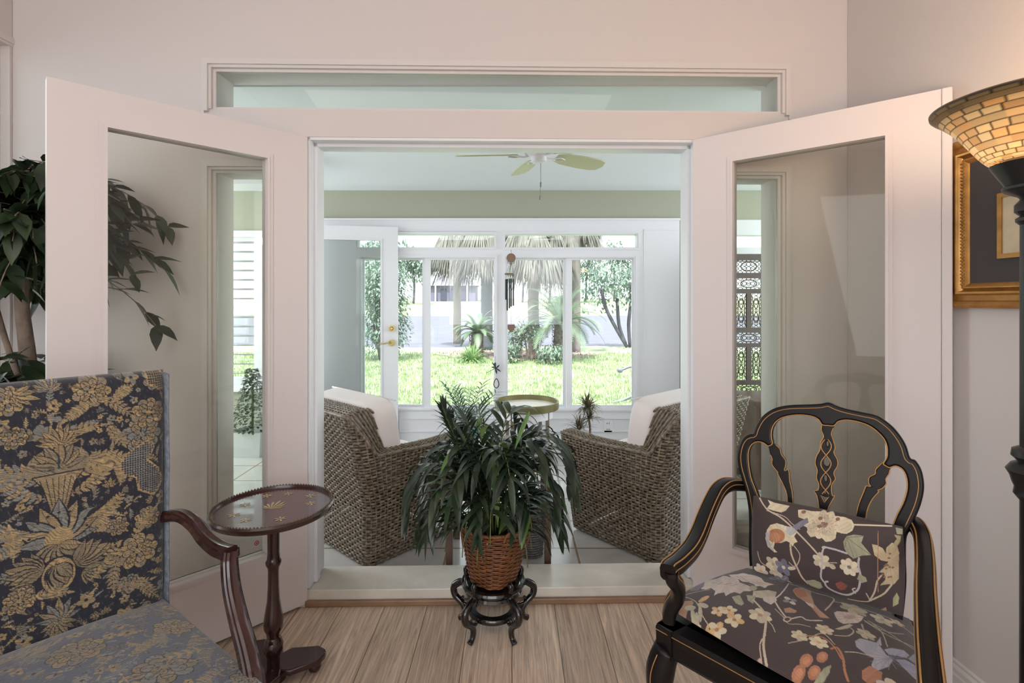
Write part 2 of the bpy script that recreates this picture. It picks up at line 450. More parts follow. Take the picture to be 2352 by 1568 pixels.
# --- the two glazed doors swung into the room
def french_door(name, hinge, e, length, mirror, label):
    e = Vector((e[0], e[1], 0)).normalized(); n = Vector((e.y, -e.x, 0)) if not mirror else Vector((-e.y, e.x, 0))
    if n.y > 0: n = -n       # room side
    H = Vector((*hinge, 0))
    T = lambda q: H+e*q[0]-n*q[1]+Vector((0, 0, q[2]))
    z0, z1, g0, g1, h0, h1 = .014, 2.047, .171, .692, .290, 1.920
    m = MB(); holed(m, .0, length, z0, z1, 0, .044, [(g0, g1, h0, h1)], T)
    d = struct(m.build(name, M_door, smooth=False), label)
    m = MB(); t = .022                                        # glazing bead, both faces
    for v0, v1 in ((-.006, 0), (.044, .050)):
        holed(m, g0-t, g1+t, h0-t, h1+t, v0, v1, [(g0, g1, h0, h1)], T)
        holed(m, g0-t*.45, g1+t*.45, h0-t*.45, h1+t*.45, v0-(.004 if v0 < 0 else -.006), v0+.001, [(g0, g1, h0, h1)], T)
    m.build('glazing_bead', M_door, d)
    m = MB(); m.box((g0, .018, h0), (g1, .024, h1), T); m.build('glass_pane', M_glass, d)
    m = MB(); 
    for z in (.25, 1.03, 1.8):
        m.tube([T((-.002, .046, z-.045)), T((-.002, .046, z+.045))], .006, 8)
    m.build('hinge', M_trim, d, smooth=True)
    return d, T
hL = WT((-.893, -.01, 0)); hR = WT((.803, -.01, 0))
d1, T1 = french_door('door_1', (hL.x, hL.y), (-.585, -.605), .845, False, 'white glazed door swung open behind the damask armchair and tripod table')
d2, T2 = french_door('door_2', (hR.x, hR.y), (.762, -.647), .845, True, 'white glazed door swung open behind the black carved armchair')
m = MB(); m.box((.846, -.008, .014), (.874, .05, 2.047), T2); m.build('astragal', M_door, d2, bevel=.004)
# --- small red sticker ring low on door glass
m = MB(); q = Vector((.205, .016, .36))
for r0, r1 in ((.006, .0095), (0.0, .0035)):
    k = 20; vs = []
    for i in range(k):
        a = 2*PI*i/k
        vs += [T1((q.x+r0*math.cos(a), .0165, .34+r0*math.sin(a))), T1((q.x+r1*math.cos(a), .0165, .34+r1*math.sin(a)))]
    m.add(vs, [(2*i, 2*i+1, (2*i+3) % (2*k), (2*i+2) % (2*k)) for i in range(k)])
m.build('sticker', mat('red_sticker', (176, 48, 50), .5), d1)

# --- window wall of the sunroom
def far_unit():
    z505, z0 = fz(505), 0
    holes = [(fx(822), fx(1135), fz(568), fz(538)), (fx(1160), fx(1463), fz(568), fz(538)),
             (fx(830), fx(1137), fz(936), fz(592)), (fx(1163), fx(1456), fz(936), fz(592))]
    m = MB(); holed(m, UB[0], UB[1], z0, z505, DF-.008, DF+.10, holes)
    # head moulding and casings standing proud
    m.box((UB[0], DF-.03, z505-.005), (UB[1]+.01, DF-.008, z505+.012))
    m.box((fx(911), DF-.018, fz(530)-.004), (fx(1140), DF-.008, fz(530)+.004))
    for r, wd in ((holes[0], .022), (holes[1], .026), (holes[2], .026), (holes[3], .034)):
        casing(m, r, wd, None, prot=.012, v=DF-.008)
    m.box((fx(1478), DF-.013, .09), (fx(1480), DF-.008, fz(528))); m.box((fx(1478), DF-.013, fz(529)), (fx(1556), DF-.008, fz(526)))
    u = struct(m.build('window_4', M_white))
    # panel mouldings under the windows
    m = MB()
    for a, b in ((918, 1085), (1112, 1176), (1190, 1470)):
        r = (fx(a), fx(b), .13, fz(958)); holed(m, *r, DF-.016, DF-.008, [(r[0]+.014, r[1]-.014, r[2]+.014, r[3]-.014)])
    m.build('panel_moulding', M_white, u)
    for (a, b, c, d) in ((830, 975, 592, 936), (975, 1137, 592, 936), (1163, 1302, 592, 936), (1302, 1456, 592, 936)):
        r = (fx(a), fx(b), fz(d), fz(c)); v = .035 if a in (975, 1302) else .065
        tl, tr_ = (.012, .03) if a in (830, 1163) else (.05, .012)
        m = MB(); holed(m, *r, DF+v-.012, DF+v+.014, [(r[0]+tl, r[1]-tr_, r[2]+.018, r[3]-.016)])
        s = m.build('sash', M_white, u)
        m = MB(); m.box((r[0]+tl, DF+v, r[2]+.018), (r[1]-tr_, DF+v+.003, r[3]-.016)); m.build('pane', M_pane, s)
    for h in holes[:2]:
        m = MB(); m.box((h[0], DF+.05, h[2]), (h[1], DF+.053, h[3])); m.build('pane', M_pane, u)
    return u
far_unit()
# window behind the carved screen (right bay)
m = MB()
hs = [(RW[0]+.06, RW[1]-.06, fz(568), fz(540)), (RW[0]+.06, RW[1]-.06, fz(930), fz(600))]
holed(m, RW[0], RW[1], RW[2], RW[3], DF-.008, DF+.10, hs); casing(m, hs[1], .03, None, prot=.012, v=DF-.008)
u = struct(m.build('window_5', M_white))
for h in hs:
    m = MB(); m.box((h[0], DF+.05, h[2]), (h[1], DF+.053, h[3])); m.build('pane', M_pane, u)
# shuttered window (left bay)
m = MB(); holed(m, LW[0]-.09, LW[1]+.09, LW[2]-.09, LW[3]+.06, DF-.02, DF, [LW]); m.box((LW[0]-.12, DF-.05, LW[2]-.11), (LW[1]+.12, DF, LW[2]-.09))
u = struct(m.build('window_6', M_white))
m = MB(); m.box((LW[0], DF+.08, LW[2]), (LW[1], DF+.083, LW[3])); m.build('pane', M_pane, u)
sh = thing('plantation_shutter', ((LW[0]+LW[1])/2, DF+.02, LW[2]), 'white louvred window shutter seen through the glass left of the doorway', 'shutter')
m = MB(); zm = fz(705)
holed(m, LW[0], LW[1], LW[2], LW[3], DF+.005, DF+.03, [(LW[0]+.03, LW[1]-.03, LW[2]+.02, zm-.03), (LW[0]+.03, LW[1]-.03, zm+.03, LW[3]-.02)])
m.build('shutter_frame', M_white, sh)
z = LW[2]+.05
while z < LW[3]-.03:
    if abs(z-zm) > .05:
        m = MB(); m.ring([(LW[0]+.032, DF+.018, z), (LW[1]-.032, DF+.018, z)], False, lambda i: [(.030*math.cos(t)*1.0, .0045*math.sin(t)) for t in [2*PI*q/10 for q in range(10)]], up=(0, .25, 1))
        m.build('louver', M_white, sh, smooth=True)
    z += .086
# --- inner half-open door of the sunroom with brass hardware
H3 = Vector((fx(735)*.985, 4.52, 0)); E3 = (Vector((fx(911)*.975, 4.64, 0))-H3); L3 = E3.length; E3.normalize(); N3 = Vector((E3.y, -E3.x, 0))
T3 = lambda q: H3+E3*q[0]-N3*q[1]+Vector((0, 0, q[2]))
m = MB(); holed(m, -.25, L3, .012, 2.0, 0, .042, [(-.1, L3-.155, .40, 1.875)], T3)
d3 = struct(m.build('door_3', M_white), 'white glazed sunroom door with brass lock left of the garden windows')
m = MB(); holed(m, -.115, L3-.14, .385, 1.89, -.006, 0, [(-.1, L3-.155, .40, 1.875)], T3); m.build('glazing_bead', M_white, d3)
m = MB(); m.box((-.1, .018, .40), (L3-.155, .022, 1.875), T3); m.build('glass_pane', M_pane, d3)
c = T3((L3-.055, 0, EYE-(754-HY)/F*4.63))
m = MB(); m.ring([c, c+N3*.02], False, lambda i: [(.029*math.cos(q*PI/12), .029*math.sin(q*PI/12)) for q in range(24)])
m.ring([c+N3*.02, c+N3*.035], False, lambda i: [((.018-.006*i)*math.cos(q*PI/12), (.018-.006*i)*math.sin(q*PI/12)) for q in range(24)])
m.build('deadbolt', M_brass, d3, smooth=True, autos=35)
c = T3((L3-.055, 0, EYE-(787-HY)/F*4.63))
m = MB(); m.ring([c, c+N3*.012], False, lambda i: [(.030*math.cos(q*PI/12), .030*math.sin(q*PI/12)) for q in range(24)])
m.tube([c, c+N3*.05], .010, 12); m.tube(catmull([c+N3*.045, c+N3*.05-E3*.03+Vector((0, 0, .004)), c+N3*.05-E3*.07-Vector((0, 0, .004)), c+N3*.05-E3*.10], 5), .007, 10)
m.build('door_handle', M_brass, d3, smooth=True, autos=35)
# beam over the left bay
m = MB(); m.box((-3.69, 3.6, SZ-.16), (-1.62, 3.75, SZ)); struct(m.build('trim_4', M_olive))
m = MB(); m.box((-3.69, 3.56, SZ-.20), (-1.60, 3.79, SZ-.16)); struct(m.build('trim_5', M_white))
# outlet plate under the right window
m = MB(); c = P(1396, 978, DF); m.box((c.x-.038, DF-.016, c.z-.06), (c.x+.038, DF-.009, c.z+.06))
ol = tag(m.build('wall_outlet', M_white, bevel=.003), 'white wall outlet plate low beside the dracaena, right of it', 'outlet')
m = MB()
for dz in (-.028, .028):
    for dx in (-.009, .009): m.box((c.x+dx-.0025, DF-.0172, c.z+dz-.007), (c.x+dx+.0025, DF-.0155, c.z+dz+.007))
m.build('outlet_slot', mat('slot_dark', (40, 40, 40), .5), ol)
ROOTLOC[ol.name] = Vector((0, 0, 0))
# window frame in the left wall of the room
m = MB(); r = (1.3, WD-.06, .42, 2.43); casing(m, r, .04, T_l, sides='LTB', prot=.01)
u = struct(m.build('window_7', M_trim))
m = MB(); holed(m, 1.3, WD-.06, .42, 2.43, .04, .075, [(1.35, WD-.08, .47, 1.34), (1.35, WD-.08, 1.39, 2.39)], T_l)
for k in range(1, 6): m.box((1.35, .052, .47+.125*k-.006), (WD-.10, .064, .47+.125*k+.006), T_l)
for k in range(1, 8): m.box((1.35+.1*k-.006, .052, .47), (1.35+.1*k+.006, .064, 1.34), T_l)
m.build('window_frame', M_trim, u)
m = MB(); m.box((1.35, .056, .47), (WD-.08, .060, 2.39), T_l); m.build('pane', M_pane, u)

# ================================================================== PATTERN PAINTING on dense cloth meshes
def in_poly(pts, poly):
    x, y = pts[:, 0], pts[:, 1]; r = np.zeros(len(x), bool); j = len(poly)-1
    for i in range(len(poly)):
        xi, yi = poly[i]; xj, yj = poly[j]
        if yi != yj:
            c = ((yi > y) != (yj > y)) & (x < (xj-xi)*(y-yi)/(yj-yi)+xi); r ^= c
        j = i
    return r
class Cloth:
    """colours per vertex; ab = the vertex positions in the plane of the cloth, metres"""
    def __init__(s, ab, base, amount=.05):
        s.ab = ab; s.col = np.tile(np.array(lin(base)), (len(ab), 1)); s.cov = np.zeros(len(ab), bool)
        s.order = np.argsort(ab[:, 0], kind='stable'); s.sx = ab[s.order, 0]
    def near(s, lo, hi):
        i, j = np.searchsorted(s.sx, [lo[0], hi[0]]); idx = s.order[i:j]
        y = s.ab[idx, 1]; return idx[(y >= lo[1]) & (y <= hi[1])]
    def put(s, idx, c, grad=None):
        if len(idx) == 0: return
        s.col[idx] = np.array(lin(c)); s.cov[idx] = True
    def poly(s, pts, c, edge=None, vein=None, ew=.0012):
        pts = np.array([(p[0], p[1]) for p in pts]); lo = pts.min(0); hi = pts.max(0)
        idx = s.near(lo, hi)
        if len(idx) == 0: return
        idx = idx[in_poly(s.ab[idx], pts)]; s.put(idx, c)
        if len(idx):   # soft variation inside the shape
            t = s.ab[idx]; q0 = t.mean(0); sz = max(hi-lo)+1e-6; u = (t-q0)/sz; an = (q0[0]*977+q0[1]*613) % 6.28; g = u[:, 0]*math.cos(an)+u[:, 1]*math.sin(an)
            s.col[idx] *= (1+.22*g+.06*np.sin(g*22+6*u[:, 1]))[:, None]
            rr_ = np.hypot(u[:, 0], u[:, 1]); ray = np.sin(np.arctan2(u[:, 1], u[:, 0])*17) > .86; s.col[idx[ray & (rr_ > .08)]] *= .86
        if edge: s.stroke(list(pts)+[pts[0]], ew, edge)
    def stroke(s, pts, wd, c, wd2=None):
        pts = [np.array((p[0], p[1])) for p in pts]; n = len(pts)-1; wd2 = wd if wd2 is None else wd2
        for i in range(n):
            a, b = pts[i], pts[i+1]; wi = max(wd+(wd2-wd)*(i+.5)/n, .0006)
            lo = np.minimum(a, b)-wi; hi = np.maximum(a, b)+wi; idx = s.near(lo, hi)
            if len(idx) == 0: continue
            q = s.ab[idx]; d = b-a; L = max(d@d, 1e-12); t = np.clip(((q-a)@d)/L, 0, 1)
            dd = np.hypot(*(q-(a+t[:, None]*d)).T); s.put(idx[dd < wi], c)
    def disc(s, p, r, c, squash=1.0, ang=0.0):
        idx = s.near((p[0]-r, p[1]-r), (p[0]+r, p[1]+r))
        if len(idx) == 0: return
        q = s.ab[idx]-np.array(p[:2]); ca, sa = math.cos(ang), math.sin(ang)
        u = q[:, 0]*ca+q[:, 1]*sa; v = -q[:, 0]*sa+q[:, 1]*ca
        s.put(idx[(u/r)**2+(v/(r*squash))**2 < 1], c)
    def leaf(s, p, ang, L, W, c, vein=None):
        d = np.array((math.cos(ang), math.sin(ang))); n = np.array((-d[1], d[0])); p = np.array(p[:2]); pts = []
        for sgn in (1, -1):
            for k in range(7):
                t = k/6 if sgn == 1 else 1-k/6
                pts.append(p+d*L*t+n*sgn*W*math.sin(PI*t**.8)*.5)
        s.poly(pts, c)
        if vein: s.stroke([p, p+d*L*.9], .0007, vein)
    def flower(s, p, r, n, c, c2, ctr=None, jag=.25, rnd=random):
        p = np.array(p[:2]); a0 = rnd.random()*6
        for k in range(n):
            a = a0+2*PI*k/n; q = p+np.array((math.cos(a), math.sin(a)))*r*.55
            s.disc(q, r*.52, c if k % 2 else c2, squash=.72, ang=a)
            s.stroke([p+np.array((math.cos(a), math.sin(a)))*r*.25, p+np.array((math.cos(a), math.sin(a)))*r*.8], .0005, c2)
        s.disc(p, r*.22, ctr or c2)
    def apply(s, me):
        at = me.color_attributes.new('weave', 'FLOAT_COLOR', 'POINT')
        d = np.ones((len(s.ab), 4), np.float32); d[:, :3] = np.clip(s.col, 0, 1); at.data.foreach_set('color', d.ravel())
def dense_mesh(name, V, nu, nv, mats, parent, wrap=False):
    """V: (nu*nv, 3) world positions on a grid"""
    o_ = ROOTLOC[parent.name] if parent is not None else Vector((0, 0, 0))
    V = V-np.array(o_); ii, jj = np.meshgrid(np.arange(nu-1), np.arange(nv-1), indexing='ij')
    a = (ii*nv+jj).ravel(); f = np.stack([a, a+nv, a+nv+1, a+1], 1).astype(np.int32)
    me = bpy.data.meshes.new(name); me.vertices.add(len(V)); me.vertices.foreach_set('co', V.astype(np.float32).ravel())
    me.loops.add(f.size); me.loops.foreach_set('vertex_index', f.ravel())
    me.polygons.add(len(f)); me.polygons.foreach_set('loop_start', np.arange(0, f.size, 4, dtype=np.int32))
    me.polygons.foreach_set('loop_total', np.full(len(f), 4, np.int32)); me.polygons.foreach_set('use_smooth', np.ones(len(f), bool))
    me.update(calc_edges=True); me.validate()
    me.materials.append(mats); o = bpy.data.objects.new(name, me); COL.objects.link(o)
    if parent is not None: o.parent = parent; ROOTLOC[o.name] = o_
    return o
def pillow_grid(corners, nrm, thick, nu, nv, power=2.2, edge=.004, wrinkle=0.0, sides=(1, 1), bulge=0.0):
    """closed cushion as a grid wrapped front + back; corners TL,TR,BR,BL; returns V, frontmask"""
    TL, TR_, BR, BL = [np.array(c) for c in corners]; n = np.array(nrm)
    u = np.linspace(0, 1, nu)
    vv = np.concatenate([np.linspace(0, 1, nv), np.linspace(1, 0, nv)[1:]])
    side = np.concatenate([np.ones(nv), -np.ones(nv-1)])
    U, Vv = np.meshgrid(u, vv, indexing='ij'); S = np.meshgrid(u, side, indexing='ij')[1]
    # outline pinched between the corners
    Ub = U+bulge*np.sin(PI*Vv)*np.sign(U-.5)*np.abs(2*U-1)**3; Vb = Vv+bulge*np.sin(PI*U)*np.sign(Vv-.5)*np.abs(2*Vv-1)**3
    Pp = ((1-Ub)*(1-Vb))[..., None]*TL+(Ub*(1-Vb))[..., None]*TR_+(Ub*Vb)[..., None]*BR+((1-Ub)*Vb)[..., None]*BL
    h = (1-np.abs(2*U-1)**power)**.6*(1-np.abs(2*Vv-1)**power)**.6
    H = S*h*thick/2*np.where(S > 0, sides[0], sides[1])
    if wrinkle: H = H+wrinkle*h*(np.sin(U*23+np.sin(Vv*9)*2)*np.sin(Vv*17+1.3*np.sin(U*7)))*S
    Pp = Pp+H[..., None]*n
    return Pp.reshape(-1, 3), len(vv)

# ================================================================== BLACK CARVED ARMCHAIR (right)
S5 = 3.2129
def c5(X, Y): return (1500+X/S5, 1080+Y/S5)
def c6(X, Y): return (1660+X/3.92, 900+Y/3.92)
hB = Vector((.771, -.637, 0)).normalized(); fB = Vector((-.637, -.771, 0)).normalized()
uB = (-fB*.17+Vector((0, 0, .985))).normalized()
PB = Plane((.957, 1.56, .89), hB, uB)
ch = thing('carved_armchair', (.78, 1.33, 0), 'black lacquered open armchair with gold edging, floral seat cushion and pierced curved back', 'armchair')
def trace6(pts, n=4, sm=True):
    q = [Vector((*PB.hit(*c6(*p)), 0)) for p in pts]
    return [(v.x, v.y) for v in (catmull(q, n) if sm else q)]
def plate(name, loop, thick, bevel, mt, parent, pl=PB, holes=(), off=0.0, bend=None):
    vs, fs = plate_mesh(loop, holes, thick, bevel); m = MB()
    m.add([pl.at(v.x, v.y, v.z+off+(bend(v.x, v.y) if bend else 0)) for v in vs], fs)
    return m.build(name, mt, parent, smooth=True, autos=40)
OUT = [(250,1560),(243,1400),(245,1200),(240,1050),(215,900),(180,780),(150,670),(141,570),(160,470),(200,405),(255,376),(283,372),(300,322),(345,240),(410,180),(490,140),(600,118),(750,112),(880,106),(957,94),(1030,124),(1110,150),(1250,180),(1380,208),(1455,250),(1535,315),(1605,400),(1655,490),(1688,592),(1735,615),(1785,690),(1810,790),(1812,890),(1785,1010),(1745,1110),(1690,1230),(1655,1320),(1650,1500),(1655,1700),(1640,1900),(1620,2060)]
INN = [(1540,2060),(1555,1800),(1550,1560),(1545,1400),(1530,1210),(1570,1100),(1630,980),(1662,860),(1655,760),(1620,692),(1560,662),(1508,676),(1475,662),(1450,640),(1478,590),(1485,540),(1478,470),(1440,400),(1350,320),(1250,275),(1130,252),(1050,264),(1010,302),(955,300),(903,293),(868,245),(800,216),(680,206),(560,226),(490,268),(455,330),(448,400),(458,462),(430,482),(412,480),(370,452),(312,448),(265,482),(243,545),(245,640),(265,760),(300,860),(335,960),(340,1060),(320,1200),(310,1400),(310,1560)]
Tout = trace6(OUT); Tinn = trace6(INN)
back = plate('back_frame', Tout+Tinn, .032, .006, M_black, ch)
def gold(name, pts, parent, pl=PB, r=.0018, off=.0175, sm=True, tr=None):
    q = [Vector((*pl.hit(*c6(*p)), 0)) for p in pts] if tr is None else [Vector((*p, 0)) for p in tr]
    if sm and tr is None: q = catmull(q, 4)
    m = MB(); m.tube([pl.at(v.x, v.y, off) for v in q], r, 6); return m.build(name, M_gold, parent, smooth=True)
# the gold line runs round the openings, a second one just inside the outer rim
gold('gold_line', [p for p in INN[4:44]], back)
def inset(loop, d):
    out = []
    for i in range(len(loop)):
        a = Vector(loop[max(i-1, 0)]); b = Vector(loop[min(i+1, len(loop)-1)]); t = (b-a)
        t = t.normalized() if t.length > 1e-9 else Vector((1, 0)); out.append((loop[i][0]+t.y*d, loop[i][1]-t.x*d))
    return out
gold('gold_line', None, back, tr=inset(Tout, .012)[8:-20], r=.0013, off=.0165)
SPL = [[(415,486),(432,560),(452,600),(450,650),(490,705),(500,715),(505,740),(545,820),(575,890),(588,960),(590,1060),(590,1200),(640,1200),(640,1060),(632,900),(610,800),(598,702),(562,704),(575,650),(570,610),(535,560),(520,510),(480,470),(450,455)],
       [(900,285),(893,340),(913,400),(885,455),(880,520),(850,575),(837,640),(857,700),(850,770),(870,830),(862,880),(830,888),(852,930),(868,1010),(875,1080),(870,1250),(960,1250),(952,1070),(975,1000),(1013,930),(990,925),(985,835),(1018,780),(1005,725),(1038,660),(1035,605),(1005,545),(1016,500),(1000,430),(983,375),(1003,320),(1000,288)],
       [(1445,632),(1400,672),(1378,700),(1374,735),(1322,765),(1318,820),(1335,845),(1300,842),(1290,850),(1270,900),(1230,1000),(1205,1100),(1195,1260),(1280,1260),(1290,1140),(1310,1040),(1350,960),(1405,895),(1398,880),(1440,862),(1474,820),(1470,780),(1498,735),(1510,690),(1508,668)]]
for i, sp in enumerate(SPL):
    q = [PB.hit(*c6(*p)) for p in sp]; holes = []
    if i == 1:
        for cx, cy, rx, ry in ((945, 465, 12, 26), (938, 625, 30, 42), (928, 775, 15, 30), (922, 900, 10, 18)):
            holes.append([PB.hit(*c6(cx+rx*math.cos(2*PI*k/14), cy+ry*math.sin(2*PI*k/14))) for k in range(14)])
        holes.append([PB.hit(*c6(*p)) for p in ((885, 925), (918, 985), (955, 945), (920, 940))])
    s_ = plate('splat', q, .018, .003, M_black, ch, holes=holes)
    n0 = {0: (1, 11), 1: (0, 15), 2: (0, 12)}[i]; n1 = {0: (12, 23), 1: (16, 31), 2: (13, 24)}[i]
    for a, b in (n0, n1): gold('gold_line', sp[a:b], s_, off=.0095, r=.0015)
    if i == 1:
        for ph in (0, PI):
            pts = [(938+46*math.sin(ph+(y-410)/500*PI*3.2)+(-8*(y-410)/500), y) for y in range(425, 925, 12)]
            gold('gold_line', pts, s_, off=.0105, r=.0017, sm=False)
        gold('gold_line', [(888, 925), (920, 990), (960, 940)], s_, off=.0095, r=.0014, sm=False)
# arms
def arm_path(pts): return [P(*c5(x, y), d) for x, y, d in pts]
def zpath(pts): return [PZ(*c5(x, y), z) for x, y, z in pts]
def arm(name, path, wdt, ht, parent, golds=True):
    path = catmull(path, 6); n = len(path)
    def sec(i):
        W = wdt(i/(n-1)) if callable(wdt) else wdt; Hh = ht(i/(n-1)) if callable(ht) else ht; r = min(W, Hh)*.32; out = []
        for cx, cy, a0 in ((W/2-r, Hh/2-r, 0), (-W/2+r, Hh/2-r, PI/2), (-W/2+r, -Hh/2+r, PI), (W/2-r, -Hh/2+r, 1.5*PI)):
            for k in range(4): a = a0+k*PI/6; out.append((cx+r*math.cos(a), cy+r*math.sin(a)))
        return out
    m = MB(); side0 = (path[-1]-path[0]).cross(Vector((0, 0, 1))).normalized()
    # constant side vector keeps the section upright
    vs = []; k = 16
    for i in range(n):
        t = (path[min(i+1, n-1)]-path[max(i-1, 0)]).normalized(); a = (side0-t*side0.dot(t)).normalized(); b = a.cross(t)
        vs += [path[i]+a*x+b*y for x, y in sec(i)]
    fs = [(i*k+q, i*k+(q+1) % k, (i+1)*k+(q+1) % k, (i+1)*k+q) for i in range(n-1) for q in range(k)]
    fs += [tuple(range(k-1, -1, -1)), tuple((n-1)*k+q for q in range(k))]
    m.add(vs, fs); a_ = m.build(name, M_black if golds else M_mahog, parent, smooth=True, autos=50)
    if golds:
        for sx, sy in ((-1, 1), (1, 1)):
            q = []
            for i in range(1, n-1):
                t = (path[min(i+1, n-1)]-path[max(i-1, 0)]).normalized(); a = (side0-t*side0.dot(t)).normalized(); b = a.cross(t)
                W = wdt(i/(n-1)) if callable(wdt) else wdt; Hh = ht(i/(n-1)) if callable(ht) else ht
                q.append(path[i]+a*W*.40*sx+b*Hh*.47*sy)
            mm = MB(); mm.tube(q, .0019, 6); mm.build('gold_line', M_gold, a_, smooth=True)
            q2 = []
            for i in range(1, n-1):
                t = (path[min(i+1, n-1)]-path[max(i-1, 0)]).normalized(); a = (side0-t*side0.dot(t)).normalized(); b = a.cross(t)
                W = wdt(i/(n-1)) if callable(wdt) else wdt; Hh = ht(i/(n-1)) if callable(ht) else ht
                q2.append(path[i]+a*W*.50*sx+b*Hh*.12*sy)
            mm = MB(); mm.tube(q2, .0016, 6); mm.build('gold_line', M_gold, a_, smooth=True)
    return a_
LA = arm_path([(690,112,1.71),(620,105,1.70),(545,108,1.68),(485,150,1.65),(440,225,1.61),(385,350,1.55),(335,480,1.49),(275,590,1.43),(190,680,1.375),(125,730,1.34),(108,755,1.325)])
arm('arm', LA, lambda t: .040+.006*math.sin(PI*t), lambda t: .036+.008*t, ch)
LS = arm_path([(135,745,1.33),(140,800,1.335),(185,860,1.36),(180,930,1.39),(130,1010,1.42),(115,1090,1.43)])
arm('arm_support', LS, .034, lambda t: .030+.02*t, ch)
RA = zpath([(1850,402,.700),(1900,385,.712),(1955,430,.712),(1992,520,.700),(2008,700,.690),(2010,900,.680),(2018,1100,.668),(2030,1300,.655),(2050,1520,.640),(2068,1700,.630)])
arm('arm', RA, lambda t: .036+.006*t, lambda t: .036+.008*t, ch)
FL = PZ(*c5(30, 1125), .425); FR = Vector((.835, .965, .425)); BL = Vector((.795, 1.675, .425)); BR = Vector((1.10, 1.425, .425))
RS = [RA[-1], RA[-1]+Vector((.012, .012, -.06)), Vector((.84, .99, .53)), Vector((.835, .98, .43))]
arm('arm_support', RS, .034, .034, ch)
# seat frame: bevelled boards between the corners
m = MB()
def board(mb, a, b, z0, z1, th, inner):
    a = Vector(a); b = Vector(b); n = (b-a).cross(Vector((0, 0, 1))).normalized()
    if n.dot(Vector(inner)-a) < 0: n = -n
    pr = [(0, z1), (-.006, z1-.012), (-.004, z1-.03), (-.004, z0+.012), (.004, z0), (th, z0), (th, z1)]
    vs = []
    for p in (a, b): vs += [(p.x+n.x*x, p.y+n.y*x, z) for x, z in pr]
    k = len(pr); mb.add(vs, [(i, (i+1) % k, k+(i+1) % k, k+i) for i in range(k)]+[tuple(range(k)), tuple(range(2*k-1, k-1, -1))])
cen = (FL+FR+BL+BR)/4
for a, b in ((FL, FR), (FR, BR), (BR, BL), (BL, FL)): board(m, a, b, .345, .425, .05, cen)
m.add([FL+Vector((0, 0, -.004)), FR+Vector((0, 0, -.004)), BR+Vector((0, 0, -.004)), BL+Vector((0, 0, -.004))], [(0, 1, 2, 3), (3, 2, 1, 0)])
sr = m.build('seat_rail', M_black, ch)
m = MB(); dFR = (FR-FL).normalized(); nf = Vector((dFR.y, -dFR.x, 0)); nf = nf if nf.dot(fB) > 0 else -nf
m.tube([FL+nf*.006+Vector((0, 0, -.014)), FR+nf*.006+Vector((0, 0, -.014))], .0013, 5); m.build('gold_line', M_gold, sr)
def cabriole(top, out, z0=.36):
    o = Vector(out).normalized(); t = Vector(top)
    pts = [Vector((t.x, t.y, z0))+o*.002, Vector((t.x, t.y, z0-.06))+o*.020, Vector((t.x, t.y, .22))+o*.022, Vector((t.x, t.y, .12))+o*.0, Vector((t.x, t.y, .05))-o*.004, Vector((t.x, t.y, .018))+o*.02, Vector((t.x, t.y, .0))+o*.026]
    pts = catmull(pts, 5); n = len(pts); rr = [np.interp(i/(n-1), [0, .18, .4, .65, .85, 1], [.036, .040, .030, .018, .017, .026]) for i in range(n)]
    m = MB(); m.tube(pts, rr, 12); l = m.build('leg', M_black, ch, smooth=True)
    sd = Vector((0, 0, 1)).cross(o)
    for s in (-1, 1):
        q = [pts[i]+o*rr[i]*.75+sd*s*rr[i]*.68 for i in range(1, n-3)]
        mm = MB(); mm.tube(q, .0016, 5); mm.build('gold_line', M_gold, l, smooth=True)
cabriole(FL+(cen-FL).normalized()*.03, FL-cen); cabriole(FR+(cen-FR).normalized()*.03, FR-cen)
for b in (BL, BR):
    m = MB(); m.tube(catmull([Vector((b.x, b.y, .44)), Vector((b.x, b.y, .3)), Vector((b.x, b.y, .15))-fB*.03, Vector((b.x, b.y, 0))-fB*.08], 5), .020, 10); m.build('leg', M_black, ch, smooth=True)

# --- colours of the printed cloth
CR = (214, 201, 172); CG = (190, 180, 158); PK = (206, 192, 184); LI = (128, 126, 138); LB = (168, 169, 180); ORG = (178, 126, 98); OC = (210, 172, 122); SG = (163, 161, 136); RD = (142, 84, 72); ST = (196, 180, 158); TAN = (178, 140, 116)
M_print = vcolmat('printed_cotton', .62, .25, bump=(220, .12))
DARK = (74, 63, 63)
# seat cushion
SZq = .49; PS = Plane((0, 0, SZq), (1, 0, 0), (0, 1, 0))
def s5(X, Y): p = PZ(*c5(X, Y), SZq); return (p.x, p.y)
cFL = PZ(*c5(92, 1000), .465); cFR = Vector((.845, .935, .465)); cBR = Vector((1.085, 1.40, .465)); cBL = Vector((.765, 1.665, .465))
NU, NV = 430, 330
V, nv2 = pillow_grid([tuple(cBL), tuple(cBR), tuple(cFR), tuple(cFL)], (0, 0, 1), .078, NU, NV, power=2.6, wrinkle=.0011, sides=(1.15, .85), bulge=.035)
sc_ = thing('seat_cushion', (cen.x, cen.y, .43), 'dark brown floral print seat cushion lying on the black carved armchair', 'cushion')
o = dense_mesh('cover', V, NU, nv2, M_print, sc_)
cl = Cloth(V[:, :2].copy(), DARK)
def PO(pts, c, tr, edge=None): cl.poly([tr(*p) for p in pts], c, edge)
def VI(pts, wd, c, tr, w2=None):
    q = catmull([Vector((*tr(*p), 0)) for p in pts], 6); cl.stroke([(v.x, v.y) for v in q], wd, c, w2)
def FLW(p, rpx, n, c, c2, ctr, tr):
    q = tr(*p); e = tr(p[0]+rpx, p[1]); r = math.hypot(e[0]-q[0], e[1]-q[1]); cl.flower(q, r, n, c, c2, ctr)
